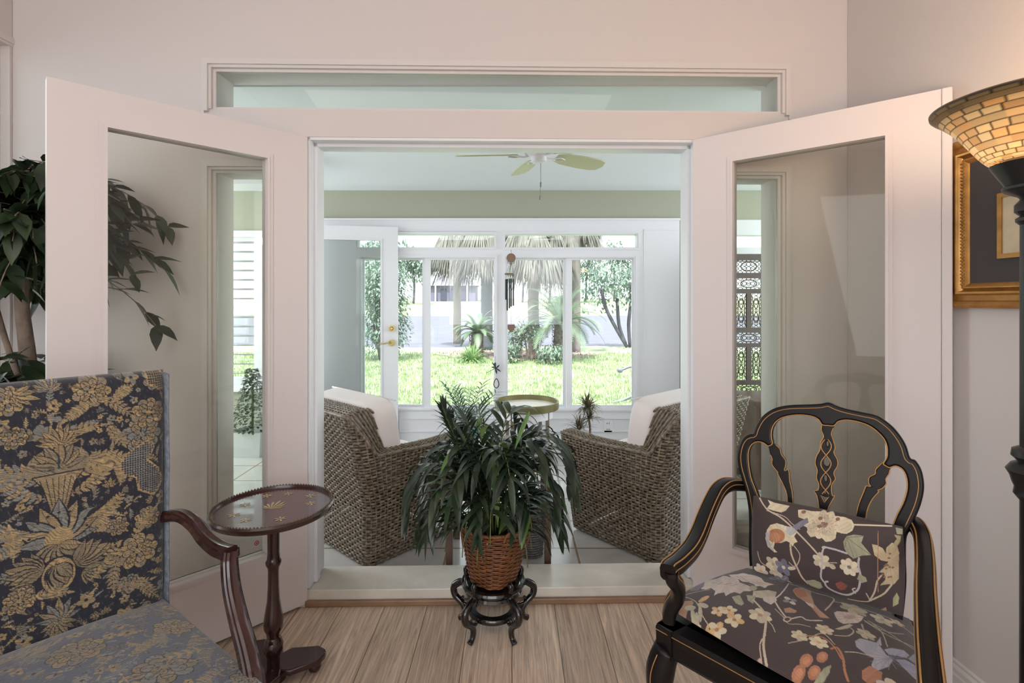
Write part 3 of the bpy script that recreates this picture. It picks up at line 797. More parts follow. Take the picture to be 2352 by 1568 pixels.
def ELL(p, rx, ry, c, tr, ang=0):
    PO([(p[0]+rx*math.cos(t)*math.cos(ang)-ry*math.sin(t)*math.sin(ang), p[1]+rx*math.cos(t)*math.sin(ang)+ry*math.sin(t)*math.cos(ang)) for t in [2*PI*k/18 for k in range(18)]], c, tr)
def peony(p, R, c, c2, dark, tr, n=7, sq=.7, sd=1):
    rn = random.Random(sd)
    for ring, (fr, cc) in enumerate(((1.0, c), (.72, c2), (.45, c), (.22, dark))):
        for k in range(n):
            a = 2*PI*(k+.5*ring)/n+rn.uniform(-.15, .15); r = R*fr
            ELL((p[0]+math.cos(a)*r*.6, p[1]+math.sin(a)*r*.6*sq), r*.42, r*.30*sq/.7, cc if k % 2 == 0 else tuple(int(v*.92) for v in cc), tr, a)
        for k in range(n*2):
            a = 2*PI*k/(2*n)+.2*ring
            VI([(p[0]+math.cos(a)*R*fr*.35, p[1]+math.sin(a)*R*fr*.35*sq), (p[0]+math.cos(a+.08)*R*fr*.85, p[1]+math.sin(a+.08)*R*fr*.85*sq)], .0006, tuple(int(v*.72) for v in c), tr)
T = s5
PO([(255,790),(350,735),(420,765),(385,820),(330,870),(280,860)], (118,116,132), T)
VI([(200,888),(310,880),(420,880)], .0012, ST, T); VI([(200,888),(260,915),(320,960),(360,1040),(420,1110),(470,1130)], .0013, ST, T)
PO([(350,860),(375,835),(380,790),(372,750),(420,770),(470,780),(520,755),(570,790),(610,770),(640,850),(700,880),(740,900),(720,930),(665,925),(640,945),(600,925),(565,935),(535,950),(525,920),(475,922),(450,935),(460,900),(430,868),(390,875)], PK, T)
PO([(555,755),(620,762),(665,755),(700,775),(760,795),(800,820),(820,855),(895,882),(850,890),(825,908),(790,888),(760,890),(740,868),(700,850),(660,845),(625,812),(580,790)], (212,197,188), T)
for k in range(34):
    a = random.random(); x = 400+a*330+random.uniform(-20, 20); y = 790+a*90+random.uniform(-30, 35)
    VI([(x, y), (x+random.uniform(20, 45), y+random.uniform(-14, 20))], .0008, (150, 132, 128), T)
for k in range(20):
    x = random.uniform(600, 800); y = 775+(x-600)*.4+random.uniform(-12, 20); VI([(x, y), (x+30, y+22)], .0007, (156, 138, 132), T)
FLW((930,815), 75, 5, LI, (112,110,126), CR, T); FLW((1040,850), 40, 5, OC, CG, ORG, T); FLW((1115,870), 34, 5, CR, OC, TAN, T)
PO([(580,960),(640,955),(672,1020),(650,1032),(610,1010)], SG, T); ELL((738,905), 30, 22, SG, T)
PO([(740,930),(850,925),(912,945),(905,975),(800,990),(735,975)], CG, T); PO([(690,960),(760,970),(740,1028),(700,1000)], SG, T)
PO([(805,980),(900,975),(915,1010),(870,1040),(815,1010)], PK, T)
PO([(185,930),(290,940),(300,960),(255,1000),(235,1040),(205,1060),(190,1000)], TAN, T); PO([(110,985),(160,945),(190,1010),(160,1060),(120,1030)], OC, T)
for p, a in (((375,945),-.3),((370,988),.4),((295,1030),1.3),((348,1030),1.5),((390,1130),-1),((275,985),0.2),((325,1060),1.4)): ELL(p, 42, 15, CG if a > 0 else OC, T, a)
for p, r in (((470,1135), 66), ((600,1112), 66), ((562,1050), 52), ((482,1042), 52)): FLW(p, r, 5, OC, CR, ORG, T)
FLW((320,1110), 62, 5, CG, CR, SG, T); FLW((790,1108), 78, 6, CG, CR, TAN, T)
VI([(740,1000),(820,1090),(832,1160),(815,1280),(835,1360),(850,1400)], .0028, ST, T); VI([(850,1150),(880,1180),(900,1220)], .0011, ST, T); VI([(830,1230),(790,1270),(800,1340),(840,1390)], .0012, ST, T)
VI([(890,1000),(945,960),(990,890),(1000,865)], .0022, PK, T, .0015); VI([(1000,870),(1090,898),(1200,940),(1330,978),(1310,1035),(1270,1085)], .0018, ST, T)
VI([(895,1010),(940,1080),(1000,1145),(1090,1135),(1140,1160),(1245,1160)], .0022, PK, T); VI([(900,1070),(960,1130),(1000,1180),(1080,1190),(1160,1210)], .0011, ST, T)
ELL((990,1150), 32, 20, ST, T); ELL((990,1150), 20, 12, DARK, T)
PO([(1028,930),(1050,908),(1100,905),(1170,930),(1165,960),(1190,1040),(1230,1085),(1305,1145),(1230,1138),(1170,1065),(1120,1020),(1060,980)], TAN, T)
PO([(1035,935),(1070,915),(1120,930),(1140,980),(1080,990)], (172,118,88), T); PO([(1120,1020),(1180,1040),(1190,1070),(1150,1050)], PK, T)
PO([(965,1070),(1010,1065),(1060,1090),(1050,1105),(975,1100)], TAN, T); FLW((1010,1015), 50, 4, LI, PK, DARK, T)
PO([(1335,1100),(1360,1085),(1420,1090),(1480,1095),(1555,1120),(1540,1150),(1515,1170),(1450,1180),(1400,1185),(1365,1165),(1345,1130)], PK, T)
ELL((1450,1128), 45, 18, (190,158,146), T)
for k in range(10): VI([(1450,1130),(1450+95*math.cos(k*.63),1130+42*math.sin(k*.63))], .0007, (168,150,140), T)
FLW((1480,1060), 85, 6, CG, SG, OC, T); FLW((1690,1118), 70, 5, CR, CG, SG, T); FLW((1800,1112), 45, 5, CR, OC, SG, T)
PO([(1340,1225),(1400,1205),(1450,1185),(1475,1190),(1440,1220),(1380,1232)], CG, T)
for s_ in ([(1560,1150),(1640,1190),(1740,1215),(1850,1205)], [(1570,1160),(1680,1220),(1800,1265),(1950,1300)], [(1590,1150),(1700,1200),(1850,1280),(1960,1325)], [(1620,1165),(1690,1230),(1730,1330)], [(1540,1180),(1560,1240),(1580,1290)]): VI(s_, .0022, SG, T, .0012)
VI([(1340,1010),(1450,1020),(1600,1060),(1750,1090),(1830,1130),(1950,1200)], .0013, ST, T); VI([(1450,1210),(1480,1240),(1440,1275),(1340,1270)], .0013, ST, T)
FLW((1265,1228), 58, 6, CG, CR, OC, T); FLW((1080,1262), 55, 6, CR, CG, OC, T); FLW((1222,1312), 62, 6, CR, (225,215,180), OC, T); FLW((1570,1255), 60, 6, CG, SG, OC, T)
VI([(1000,1300),(1130,1290),(1250,1255),(1340,1330)], .0011, ST, T)
PO([(1490,1310),(1530,1290),(1590,1300),(1650,1310),(1690,1350),(1720,1390),(1770,1430),(1740,1480),(1690,1500),(1650,1512),(1610,1480),(1630,1430),(1570,1400),(1500,1350)], LB, T)
PO([(1705,1355),(1760,1335),(1850,1340),(1893,1372),(1870,1398),(1800,1390),(1740,1390)], (160,162,182), T); PO([(1790,1420),(1860,1410),(1930,1440),(1965,1490),(1965,1568),(1900,1520),(1840,1470)], (150,152,172), T)
PO([(1640,1320),(1680,1262),(1685,1330)], LB, T); PO([(1880,1400),(1940,1340),(1960,1400),(1950,1440)], (140,142,160), T)
for k in range(16): VI([(1740,1420),(1740+150*math.cos(k*.39),1420+80*math.sin(k*.39))], .0006, (138,138,158), T)
VI([(1415,1385),(1500,1390),(1600,1410),(1700,1415)], .0016, ST, T)
for p, r in (((1130,1412),50), ((1248,1406),44), ((1075,1462),52), ((1190,1480),48)): ELL(p, r, r*.72, ORG, T); ELL(p, r*.6, r*.4, (200,142,108), T)
PO([(1180,1535),(1220,1500),(1260,1470),(1318,1455),(1300,1500),(1260,1540)], SG, T)
VI([(1315,1360),(1360,1355),(1400,1420),(1415,1500),(1440,1560)], .0026, (184,126,92), T); VI([(1130,1265),(1250,1280),(1330,1340),(1390,1430)], .0016, (184,126,92), T)
PO([(1540,1510),(1600,1480),(1690,1520),(1690,1570),(1600,1600),(1545,1560)], ORG, T)
for k in range(30):     # border flowers along the front edge and beyond the photograph's foot
    x = 160+k*62; y = 1085+k*32
    if y < 1700: ELL((x, y), 34, 12, [CR, OC, PK, SG][k % 4], T, .4)
VI([(150,1060),(330,1170),(560,1300),(700,1380),(850,1435),(1000,1500),(1250,1620)], .0022, SG, T)
FLW((690,1335), 60, 6, PK, CR, OC, T); FLW((770,1355), 48, 5, (200,170,160), PK, OC, T)
for p in ((1500,1700),(1800,1650),(2000,1750),(1700,1850)): FLW(p, 120, 7, CR, PK, OC, T)
cl.apply(o.data)
# --- pillow leaning on the back
PP = Plane(PB.o-(-fB)*0.0+fB*.075, hB, uB)
def p5(X, Y): return PP.hit(*c5(X, Y))
cn = [PP.at(*p5(*q)) for q in ((742,185),(1842,415),(1845,1075),(735,735))]
NU, NV = 430, 270
V, nv2 = pillow_grid([tuple(q) for q in cn], tuple(PP.n if PP.n.dot(fB) > 0 else -PP.n), .075, NU, NV, power=2.4, wrinkle=.0010, bulge=.012)
pr_ = thing('throw_pillow', tuple((cn[0]+cn[1]+cn[2]+cn[3])/4), 'oblong dark brown floral pillow leaning on the pierced back of the black armchair', 'pillow')
o = dense_mesh('cover', V, NU, nv2, M_print, pr_)
Vr = V-np.array(PP.o); ab = np.stack([Vr@np.array(PP.h), Vr@np.array(PP.u)], 1)
cl = Cloth(ab, DARK); T = p5
VI([(790,205),(850,280),(960,340),(1080,440),(1200,560),(1270,650)], .0022, ST, T); VI([(850,290),(980,330),(1040,380),(1100,420)], .0010, ST, T)
VI([(1030,490),(1040,600),(1080,700),(1110,770),(1150,820)], .0024, ST, T); VI([(1060,540),(1100,600),(1090,660),(1060,690),(1020,660)], .0011, ST, T)
PO([(850,215),(900,235),(1015,258),(990,290),(960,302),(905,292),(850,275),(870,245)], CR, T)
PO([(1078,285),(1120,283),(1170,295),(1230,298),(1290,305),(1350,330),(1420,340),(1470,360),(1493,395),(1480,430),(1440,455),(1400,450),(1365,440),(1360,485),(1330,505),(1290,510),(1260,480),(1215,470),(1180,475),(1150,440),(1160,410),(1115,390),(1128,350),(1085,335)], CR, T)
peony((1270,390), 120, CR, (205,186,160), (140,106,88), T, sd=5); ELL((1425,405), 52, 40, (208,196,168), T); ELL((1118,315), 28, 18, (200,186,160), T)
for p in ((1245,345),(1285,385),(1370,352),(1240,400),(1120,300)): ELL(p, 17, 12, (138,106,92), T)
PO([(1040,405),(1090,370),(1150,338),(1162,372),(1110,405),(1070,430),(1050,425)], LI, T)
PO([(855,430),(880,392),(930,378),(990,395),(1050,410),(1080,440),(1060,470),(1085,510),(1060,520),(1050,545),(1030,515),(1000,505),(960,520),(900,515),(880,550),(925,585),(915,592),(860,550),(843,490)], CR, T)
ELL((925,470), 66, 52, (176,122,90), T); ELL((915,480), 44, 34, (190,136,104), T); PO([(845,450),(880,440),(872,510),(905,560),(930,590),(880,565),(850,520)], (176,174,178), T)
PO([(905,510),(915,520),(905,560),(935,590),(915,585),(885,545)], CR, T); PO([(1000,400),(1060,415),(1078,440),(1030,470),(1000,440)], (186,184,186), T)
PO([(1415,510),(1440,470),(1490,460),(1562,470),(1545,520),(1575,555),(1618,608),(1550,610),(1490,632),(1450,600),(1425,560)], SG, T)
for e in ((1560,472),(1610,604),(1495,628),(1430,545)): VI([(1440,480),e], .0008, (120,120,98), T)
FLW((1460,692), 66, 7, CR, (224,214,190), (120,120,118), T); FLW((900,680), 58, 5, CG, CR, SG, T); FLW((905,735), 42, 5, CR, CG, OC, T); FLW((978,700), 62, 5, LI, (112,110,128), CR, T); ELL((1040,705), 30, 14, CR, T)
FLW((1258,645), 60, 6, CR, CG, OC, T); ELL((1338,688), 26, 17, CG, T, .6); VI([(1290,660),(1370,660)], .0010, ST, T)
VI([(1275,550),(1262,600),(1265,660),(1252,760),(1270,800)], .0022, (188,182,186), T); VI([(1285,545),(1360,565),(1440,592)], .0024, (188,182,186), T); ELL((1278,548), 18, 10, (196,188,180), T)
VI([(1530,628),(1525,680),(1540,760),(1525,850),(1490,885),(1440,905),(1370,890),(1300,850),(1280,810),(1300,800)], .0024, (188,182,186), T); VI([(1500,890),(1480,860),(1500,850)], .0014, PK, T)
PO([(1355,815),(1400,798),(1445,830),(1430,860),(1395,870),(1370,850)], RD, T)
PO([(1130,800),(1200,790),(1250,810),(1260,850),(1230,865),(1170,840)], SG, T); PO([(1530,740),(1580,770),(1588,800),(1550,810),(1515,780)], SG, T)
PO([(1622,530),(1660,540),(1700,562),(1722,600),(1725,560),(1765,525),(1800,540),(1818,600),(1815,700),(1815,790),(1780,830),(1735,825),(1680,832),(1720,790),(1710,740),(1672,735),(1720,690),(1740,660),(1690,650),(1640,610)], (200,182,150), T)
for k in range(12): ELL((random.uniform(1700, 1800), random.uniform(600, 790)), 10, 7, (146,116,90), T)
PO([(1780,470),(1830,480),(1825,520),(1800,560),(1770,540),(1800,500)], (176,166,130), T); PO([(1790,420),(1845,430),(1840,470),(1800,465)], SG, T)
VI([(1600,950),(1640,880),(1660,800),(1690,760)], .0018, ST, T); VI([(1600,950),(1700,900),(1740,860),(1765,830)], .0020, ST, T); VI([(1440,940),(1530,955),(1600,950),(1580,890)], .0012, ST, T)
PO([(1770,1000),(1775,930),(1800,892),(1818,930),(1810,980)], (170,166,128), T); PO([(1670,1030),(1720,1000),(1725,1030)], TAN, T)
VI([(780,590),(800,660),(835,690),(870,700)], .0011, ST, T); VI([(1490,392),(1600,398),(1760,408)], .0018, CR, T); FLW((960,810), 60, 6, LI, PK, OC, T); FLW((800,735), 50, 6, PK, CR, OC, T)
VI([(1665,440),(1665,880)], .0008, TAN, T)
cl.apply(o.data)

# ================================================================== DAMASK ARMCHAIR (left)
def c2(X, Y): return (X/2.041, 800+Y/2.041)
hA = Vector((.66, .75, 0)).normalized(); nA = Vector((.75, -.66, 0)).normalized()
PA = Plane((-.991, 1.474, .44), hA, (0, 0, 1))
Rb = Vector((-.991, 1.474, 0)); WB = .64
dc = thing('damask_armchair', tuple(Rb-hA*.32+nA*.25), 'high-backed open armchair in dark blue and gold damask with mahogany arms', 'armchair')
M_dam = vcolmat('damask_velvet', .68, .45, bump=(160, .25))
NAVY = (38, 40, 50); G1 = (152, 134, 104); G2 = (136, 124, 102); G3 = (166, 144, 106); S1 = (128, 128, 124); S2 = (108, 114, 124)
def slab_grid(TLc, TRc, BRc, BLc, n, th, nu, nv, p=8):
    return pillow_grid([tuple(TLc), tuple(TRc), tuple(BRc), tuple(BLc)], tuple(n), th, nu, nv, power=p, sides=(1, 1))
zt = lambda px, py: EYE-(py-HY)/F
zb, ztop = .40, 1.133
NU, NV = 470, 470
A = Rb-hA*WB-nA*.045
V, nv2 = slab_grid(A+Vector((0, 0, ztop)), Rb-nA*.045+Vector((0, 0, ztop)), Rb-nA*.045+Vector((0, 0, zb)), A+Vector((0, 0, zb)), nA, .10, NU, NV, p=16)
o = dense_mesh('backrest', V, NU, nv2, M_dam, dc)
Vr = V-np.array(PA.o); ab = np.stack([Vr@np.array(PA.h), Vr@np.array(PA.u)], 1)
cl = Cloth(ab, NAVY)
a2 = lambda X, Y: PA.hit(*c2(X, Y))
def fern(p, ang, L, curv, n, ll, c, c_b=None, lw=.35):
    """a curved stem with pairs of leaves; p in metres"""
    x, y = p; st = L/n; pts = [(x, y)]
    for k in range(n):
        ang += curv/n; x += st*math.cos(ang); y += st*math.sin(ang); pts.append((x, y))
        s = math.sin(PI*min(.97, (k+1.2)/(n+.6)))**.6*ll
        for sg in (-1, 1): cl.leaf((x, y), ang+sg*.85, s, s*lw, c if (k % 2) else (c_b or c))
    cl.leaf((x, y), ang, ll*.8, ll*.3, c); cl.stroke(pts, .0013, c)
def rose(p, r, c, c_b, sd=0, rings=3):
    rn = random.Random(sd)
    for ring in range(rings):
        f = 1-ring/rings*.85; n = 9-2*ring
        for k in range(n):
            a = 2*PI*(k+.5*ring)/n+rn.uniform(-.1, .1)
            q = (p[0]+math.cos(a)*r*f*.7, p[1]+math.sin(a)*r*f*.7)
            cl.disc(q, r*f*.36+.0012, NAVY, .85, a); cl.disc(q, r*f*.34, c if (k+ring) % 2 else c_b, .85, a)
            for dd in (-.25, 0, .25):
                cl.stroke([(q[0]-math.cos(a+dd)*r*f*.2, q[1]-math.sin(a+dd)*r*f*.2), (q[0]+math.cos(a+dd)*r*f*.26, q[1]+math.sin(a+dd)*r*f*.26)], .0006, S2 if k % 2 else (96, 84, 66))
    cl.disc(p, r*.16, c_b)
def fan(p, ang, R, n, spread, c, c_b, wd=.3):
    for k in range(n):
        a = ang-spread/2+spread*k/(n-1); L = R*(1-.25*abs(2*k/(n-1)-1))
        cl.leaf(p, a, L*1.03, L*wd*1.25, NAVY); cl.leaf(p, a, L, L*wd, c if k % 2 else c_b, vein=(84, 76, 66))
def paisley(pts, tr, c, c_b):
    q = [tr(*p) for p in pts]; cl.poly(q, c, edge=G3, ew=.003)
    q = np.array(q); lo = q.min(0); hi = q.max(0); x = lo[0]
    while x < hi[0]:
        y = lo[1]
        while y < hi[1]:
            if in_poly(np.array([[x, y]]), [tuple(v) for v in q])[0]: cl.disc((x, y), .0021, c_b)
            y += .0062
        x += .0058
def sprigs(lo, hi, n, sd, tries=1, sizes=(.012, .03), cols=(G1, G2, G3, S1)):
    rn = random.Random(sd)
    for _ in range(n):
        p = (rn.uniform(lo[0], hi[0]), rn.uniform(lo[1], hi[1])); s = rn.uniform(*sizes)
        idx = cl.near((p[0]-s, p[1]-s), (p[0]+s, p[1]+s))
        if len(idx) == 0 or cl.cov[idx].mean() > .20: continue
        c = rn.choice(cols); k = rn.random()
        if k < .35: cl.flower(p, s*.7, 5, c, rn.choice(cols), NAVY)
        elif k < .75: fern((p[0]-s*.5, p[1]-s*.5), rn.uniform(0, 6.28), s*1.7, rn.uniform(-1.5, 1.5), 5, s*.5, c, rn.choice(cols), .45)
        else: fan(p, rn.uniform(0, 6.28), s, 5, 2.2, c, rn.choice(cols))
U_ = lambda X, Y, X2, Y2: math.dist(a2(X, Y), a2(X2, Y2))
mx = a2(275, 600)[0]           # axis of the big bouquet
def motif(ax, dy=0.0, S=1.0):
    def q(X, Y):               # crop pixels -> plane, relative to bouquet axis
        p = a2(X, Y); return (ax+(p[0]-mx)*S, p[1]+dy)
    # great fronds
    for (x, y, an, L, cv) in ((250,640,2.5,.16,.9),(250,640,2.0,.15,1.6),(250,700,3.1,.15,-1.4),(240,860,3.3,.14,-1.2),(260,900,2.6,.13,1.2)):
        p = q(x, y); fern(p, an, L, cv, 13, .026, G1, S1, .42); pm = (2*ax-p[0], p[1]); fern(pm, PI-an, L, -cv, 13, .026, G1, G3, .42)
    for (x, y, an, L, cv) in ((290,450,2.2,.10,1.0),(230,1000,3.6,.10,-.8)):
        p = q(x, y); fern(p, an, L, cv, 9, .022, G2, S1, .45); pm = (2*ax-p[0], p[1]); fern(pm, PI-an, L, -cv, 9, .022, G3, G1, .45)
    # vase, shells, bulb
    c0 = q(262, 540); cl.disc((ax, c0[1]), .060, G2, .72); fan((ax, c0[1]-.01), PI/2, .075, 7, 2.6, G1, G2)
    cl.stroke([(ax, c0[1]+.018), (ax, c0[1]-.012)], .0022, (46, 66, 80))
    c1 = q(270, 640); cl.poly([(ax-.05, c1[1]+.03), (ax+.05, c1[1]+.03), (ax+.03, c1[1]), (ax+.016, c1[1]-.06), (ax+.035, c1[1]-.08), (ax-.035, c1[1]-.08), (ax-.016, c1[1]-.06), (ax-.03, c1[1])], G1, edge=NAVY)
    for k in range(-3, 4): cl.stroke([(ax+k*.006, c1[1]-.05), (ax+k*.012, c1[1]+.02)], .0008, NAVY)
    c3 = q(290, 800); fan((ax, c3[1]-.05), PI/2, .105, 9, 3.0, G1, S1, .34); cl.disc((ax, c3[1]-.045), .028, G3); 
    for k in range(9): cl.disc((ax+.055*math.cos(PI*k/8), c3[1]-.03+.05*math.sin(PI*k/8)), .0032, NAVY)
    fan((ax, c3[1]-.06), -PI/2, .075, 7, 2.4, G2, G1, .4)
    c4 = q(300, 1050); cl.disc((ax, c4[1]), .047, NAVY); cl.disc((ax, c4[1]), .043, G3, .75, PI/2); fan((ax, c4[1]+.03), -PI/2, .07, 5, 1.0, G1, G2, .5)
    for sg in (-1, 1): fan((ax+sg*.03, c4[1]+.02), PI/2+(-sg)*(1.2), .075, 7, 1.6, G1, G2, .36); fan((ax+sg*.05, c4[1]-.005), -PI/2+sg*.9, .055, 6, 1.6, G2, G1, .36)
    c5_ = q(290, 1230); fan((ax, c5_[1]-.02), PI/2, .06, 7, 2.6, G1, S1); fan((ax, c5_[1]-.02), -PI/2, .05, 7, 2.4, G2, G1)
    # crown with berries
    for (x, y) in ((185,370),(185,400),(215,380),(300,390),(345,370),(240,330),(270,330)): cl.disc(q(x, y), .0075, S1)
    c6_ = q(240, 420); fan((ax, c6_[1]-.02), PI/2, .06, 9, 2.8, G1, G3, .28)
    cl.stroke([q(230, 400), q(240, 350), q(225, 320), q(255, 300)], .002, G1); cl.stroke([q(290, 400), q(280, 350), q(300, 330)], .002, G1)
motif(mx)
for (x, y, r, sd) in ((430,200,.040,1),(30,250,.034,2),(665,400,.046,3),(695,300,.040,4),(645,945,.046,5),(740,140,.034,6),(60,420,.026,8),(600,1100,.026,9),(690,790,.030,10),(90,1180,.030,13),(550,830,.024,14)): rose(a2(x, y), r, G1 if sd % 2 else G2, G3 if sd % 3 else S1, sd)
fan(a2(225, 200), PI/2, .04, 9, 2.8, G3, S1); fan(a2(60, 220), -.3, .05, 5, 1.6, G1, G3)
for (x, y, an, L, cv) in ((440,230,-.3,.10,-.6),(520,260,1.0,.06,-.4),(500,330,-1.3,.08,.3),(450,250,3.4,.07,.5),(620,900,1.3,.09,-.6),(560,640,1.2,.06,.8),(560,960,-2.0,.09,.5),(500,1120,-.4,.10,.4),(700,700,.9,.07,.6),(120,1180,.2,.08,-.6),(640,1060,-1.2,.09,.3),(60,1000,1.4,.08,.4),(420,1080,.5,.09,.6)):
    fern(a2(x, y), an, L, cv, 8, .021, G3 if an > 0 else G1, G2, .45)
paisley([(560,540),(600,490),(690,430),(720,460),(690,520),(740,560),(765,620),(720,680),(650,660),(640,600),(580,590)], a2, S1, NAVY)
paisley([(690,110),(760,100),(790,150),(770,190),(700,170)], a2, G2, NAVY)
motif(mx-.42, .0, 1.0)
lo = ab.min(0); hi = ab.max(0); sprigs(lo, hi, 1500, 3); sprigs(lo, hi, 1500, 4, sizes=(.006, .014))
def engrave(cl, ab, k=1.0):   # fine drawn hatching inside the gold shapes, the look of a woven damask
    x, y = ab[:, 0]*k, ab[:, 1]*k
    w1 = np.sin(x*70+2.2*np.sin(y*55))+np.sin(y*83+2.0*np.sin(x*47+1.1)); w2 = np.sin(x*190+2.5*np.sin(y*120)+w1)
    ln = np.sin((x*math.cos(1.1)+y*math.sin(1.1))*1150+w1*5.5+w2*1.2); dark = (ln > .62) & cl.cov
    cl.col[dark] *= .48
    hi_ = (ln < -.8) & cl.cov & (w1 > 0); cl.col[hi_] *= 1.22
    fl = (np.sin(y*2100+np.sin(x*60)*4)*np.sin(x*310+y*80) > .93) & ~cl.cov; cl.col[fl] = np.array(lin((92, 90, 86)))
engrave(cl, ab)
# aged weave: short horizontal nicks
nz = np.sin(ab[:, 1]*4200+np.sin(ab[:, 0]*90)*3)*np.sin(ab[:, 0]*260+ab[:, 1]*140); cl.col *= (1+.13*nz)[:, None]
cl.apply(o.data)
# grey-blue selvedge on the edge of the back
m = MB(); rn = random.Random(2)
q = [Rb+hA*.002-nA*.044+Vector((0, 0, zb+.02+(ztop-.012-zb-.02)*t/24))+hA*rn.uniform(-.0012, .0012) for t in range(25)]
m.ring(q, False, lambda i: [(.047*math.cos(t)*(1 if abs(math.cos(t)) < .9 else 1), .0062*math.sin(t)) for t in [2*PI*k/16 for k in range(16)]], up=tuple(hA))
m.build('piping', mat('piping_grey', (120, 128, 140), .8, noise=(60, .35), bump=(120, .8)), dc, smooth=True)
# seat: puffed block with rounded front
def seat_pt(a, b):     # a 0..1 from right side to left, b 0..1 from back to front
    wid = WB*(1.0+.16*b)
    return Rb-hA*(WB/2)+hA*(wid/2)*(1-2*a)+nA*(.56*b-.03)
NU, NV = 420, 400
aa = np.linspace(0, 1, NU); prof_s = np.linspace(0, 1, NV)
A_, B_ = np.meshgrid(aa, prof_s, indexing='ij')
VW = np.zeros((NU, NV, 3)); AB = np.zeros((NU, NV, 2))
Rb_, h_, n_ = np.array(Rb), np.array(hA), np.array(nA)
# arc-length style wrap: sides and front roll down
ea = np.clip((np.abs(2*A_-1)-.86)/.14, 0, 1); eb = np.clip((B_-.86)/.14, 0, 1)
sa = np.sign(2*A_-1)
ain = .5+sa*np.minimum(np.abs(2*A_-1), .86)/.86*.5; bin_ = np.minimum(B_, .86)/.86
drop = .13*np.maximum(ea, eb)**1.5
rollx = .034*np.sin(ea*PI/2); rolly = .030*np.sin(eb*PI/2)
wid = WB*(1.0+.16*bin_)
crown = .040*(1-np.abs(2*ain-1)**3.4)*(1-np.abs(2*bin_-1)**4)
z = .462+crown-drop+.012*np.cos(np.maximum(ea, eb)*PI/2)
base = Rb_-h_*(WB/2)
VW = base+(h_*1.0)*((wid/2*(1-2*ain)*.965)-sa*rollx)[..., None]*1.0+n_*((.56*bin_-.035)+rolly)[..., None]
VW[..., 2] = z
AB = np.stack([(A_-.5)*.80, B_*.66], -1)
o = dense_mesh('seat', VW.reshape(-1, 3), NU, NV, M_dam, dc)
ab = AB.reshape(-1, 2); cl = Cloth(ab, (84, 91, 106))
NAVY_ = NAVY; 
for (x, y, r, sd) in ((-.10,.20,.055,31),(-.22,.40,.060,32),(-.30,.22,.045,33),(.05,.42,.060,34),(-.05,.56,.050,35),(.22,.25,.055,36),(.28,.5,.05,37),(-.34,.54,.04,38),(.12,.10,.045,39),(-.25,.08,.04,40)): rose((x, y), r, G1 if sd % 2 else S1, G3 if sd % 3 == 0 else G2, sd)
for k in range(30):
    rn = random.Random(50+k); fern((rn.uniform(-.38, .38), rn.uniform(0, .62)), rn.uniform(0, 6.3), rn.uniform(.07, .13), rn.uniform(-1.5, 1.5), 9, .024, [G1, S1, G3, G2][k % 4], [S1, S2, G1][k % 3], .45)
sprigs((-.4, 0), (.4, .66), 1600, 60, cols=(G1, S1, G2, G3, S2)); sprigs((-.4, 0), (.4, .66), 1200, 61, sizes=(.006, .013), cols=(G1, S1, S2))
engrave(cl, ab, .85)
nz = np.sin(ab[:, 1]*2600+np.sin(ab[:, 0]*90)*3)*np.sin(ab[:, 0]*260+ab[:, 1]*140); cl.col *= (1+.13*nz)[:, None]
cl.apply(o.data)
m = MB(); fr = [seat_pt(0, .02), seat_pt(0, .93), seat_pt(1, .93), seat_pt(1, .02)]
for i in range(4):
    a, b = Vector(fr[i]), Vector(fr[(i+1) % 4]); cc = sum((Vector(q) for q in fr), Vector())/4
    board(m, a+(cc-a).normalized()*.01, b+(cc-b).normalized()*.01, .27, .335, .04, cc)
m.build('seat_frame', M_mahog, dc)
for a, b in ((.03, .04), (.03, .90), (.97, .90), (.97, .04)):
    p = Vector(seat_pt(a, b)); m = MB()
    m.tube(catmull([(p.x, p.y, .30), (p.x, p.y, .2), (p.x, p.y, .1), (p.x, p.y, 0)], 4), [np.interp(i/12, [0, 1], [.028, .018]) for i in range(13)], 10); m.build('leg', M_mahog, dc, smooth=True)
def wood_arm(pts, wd, ht, name):
    path = catmull(pts, 7); n = len(path); m = MB(); vs = []; side = hA
    S = [(-.5, -.36), (-.36, -.5), (.36, -.5), (.5, -.36), (.5, .18), (.40, .24), (.36, .42), (.22, .5), (0, .44), (-.22, .5), (-.36, .42), (-.40, .24), (-.5, .18)]
    for i in range(n):
        t = (path[min(i+1, n-1)]-path[max(i-1, 0)]).normalized(); a = (side-t*side.dot(t)).normalized(); b = t.cross(a)
        if b.z < 0 and name == 'arm': b = -b
        if name != 'arm' and b.dot(nA) < 0: b = -b
        W = np.interp(i/(n-1), [0, .5, 1], wd); Hh = np.interp(i/(n-1), [0, .5, 1], ht)
        vs += [path[i]+a*x*W+b*y*Hh for x, y in S]
    k = len(S); fs = [(i*k+q, i*k+(q+1) % k, (i+1)*k+(q+1) % k, (i+1)*k+q) for i in range(n-1) for q in range(k)]
    fs += [tuple(range(k-1, -1, -1)), tuple((n-1)*k+q for q in range(k))]
    m.add(vs, fs); return m.build(name, M_mahog, dc, smooth=True, autos=35)
pa = [P(*c2(770, 785), 1.49), P(*c2(850, 782), 1.445), P(*c2(915, 822), 1.40), P(*c2(965, 885), 1.37), P(*c2(1025, 935), 1.335), P(*c2(1085, 958), 1.30)]
ps = [P(*c2(1080, 945), 1.30), P(*c2(1078, 1010), 1.295), P(*c2(1090, 1130), 1.275), P(*c2(1122, 1270), 1.25), P(*c2(1158, 1400), 1.22), P(*c2(1185, 1520), 1.19), P(*c2(1200, 1640), 1.17)]
wood_arm(pa, [.034, .038, .042], [.030, .032, .034], 'arm'); wood_arm(ps, [.034, .040, .046], [.036, .040, .046], 'arm_support')
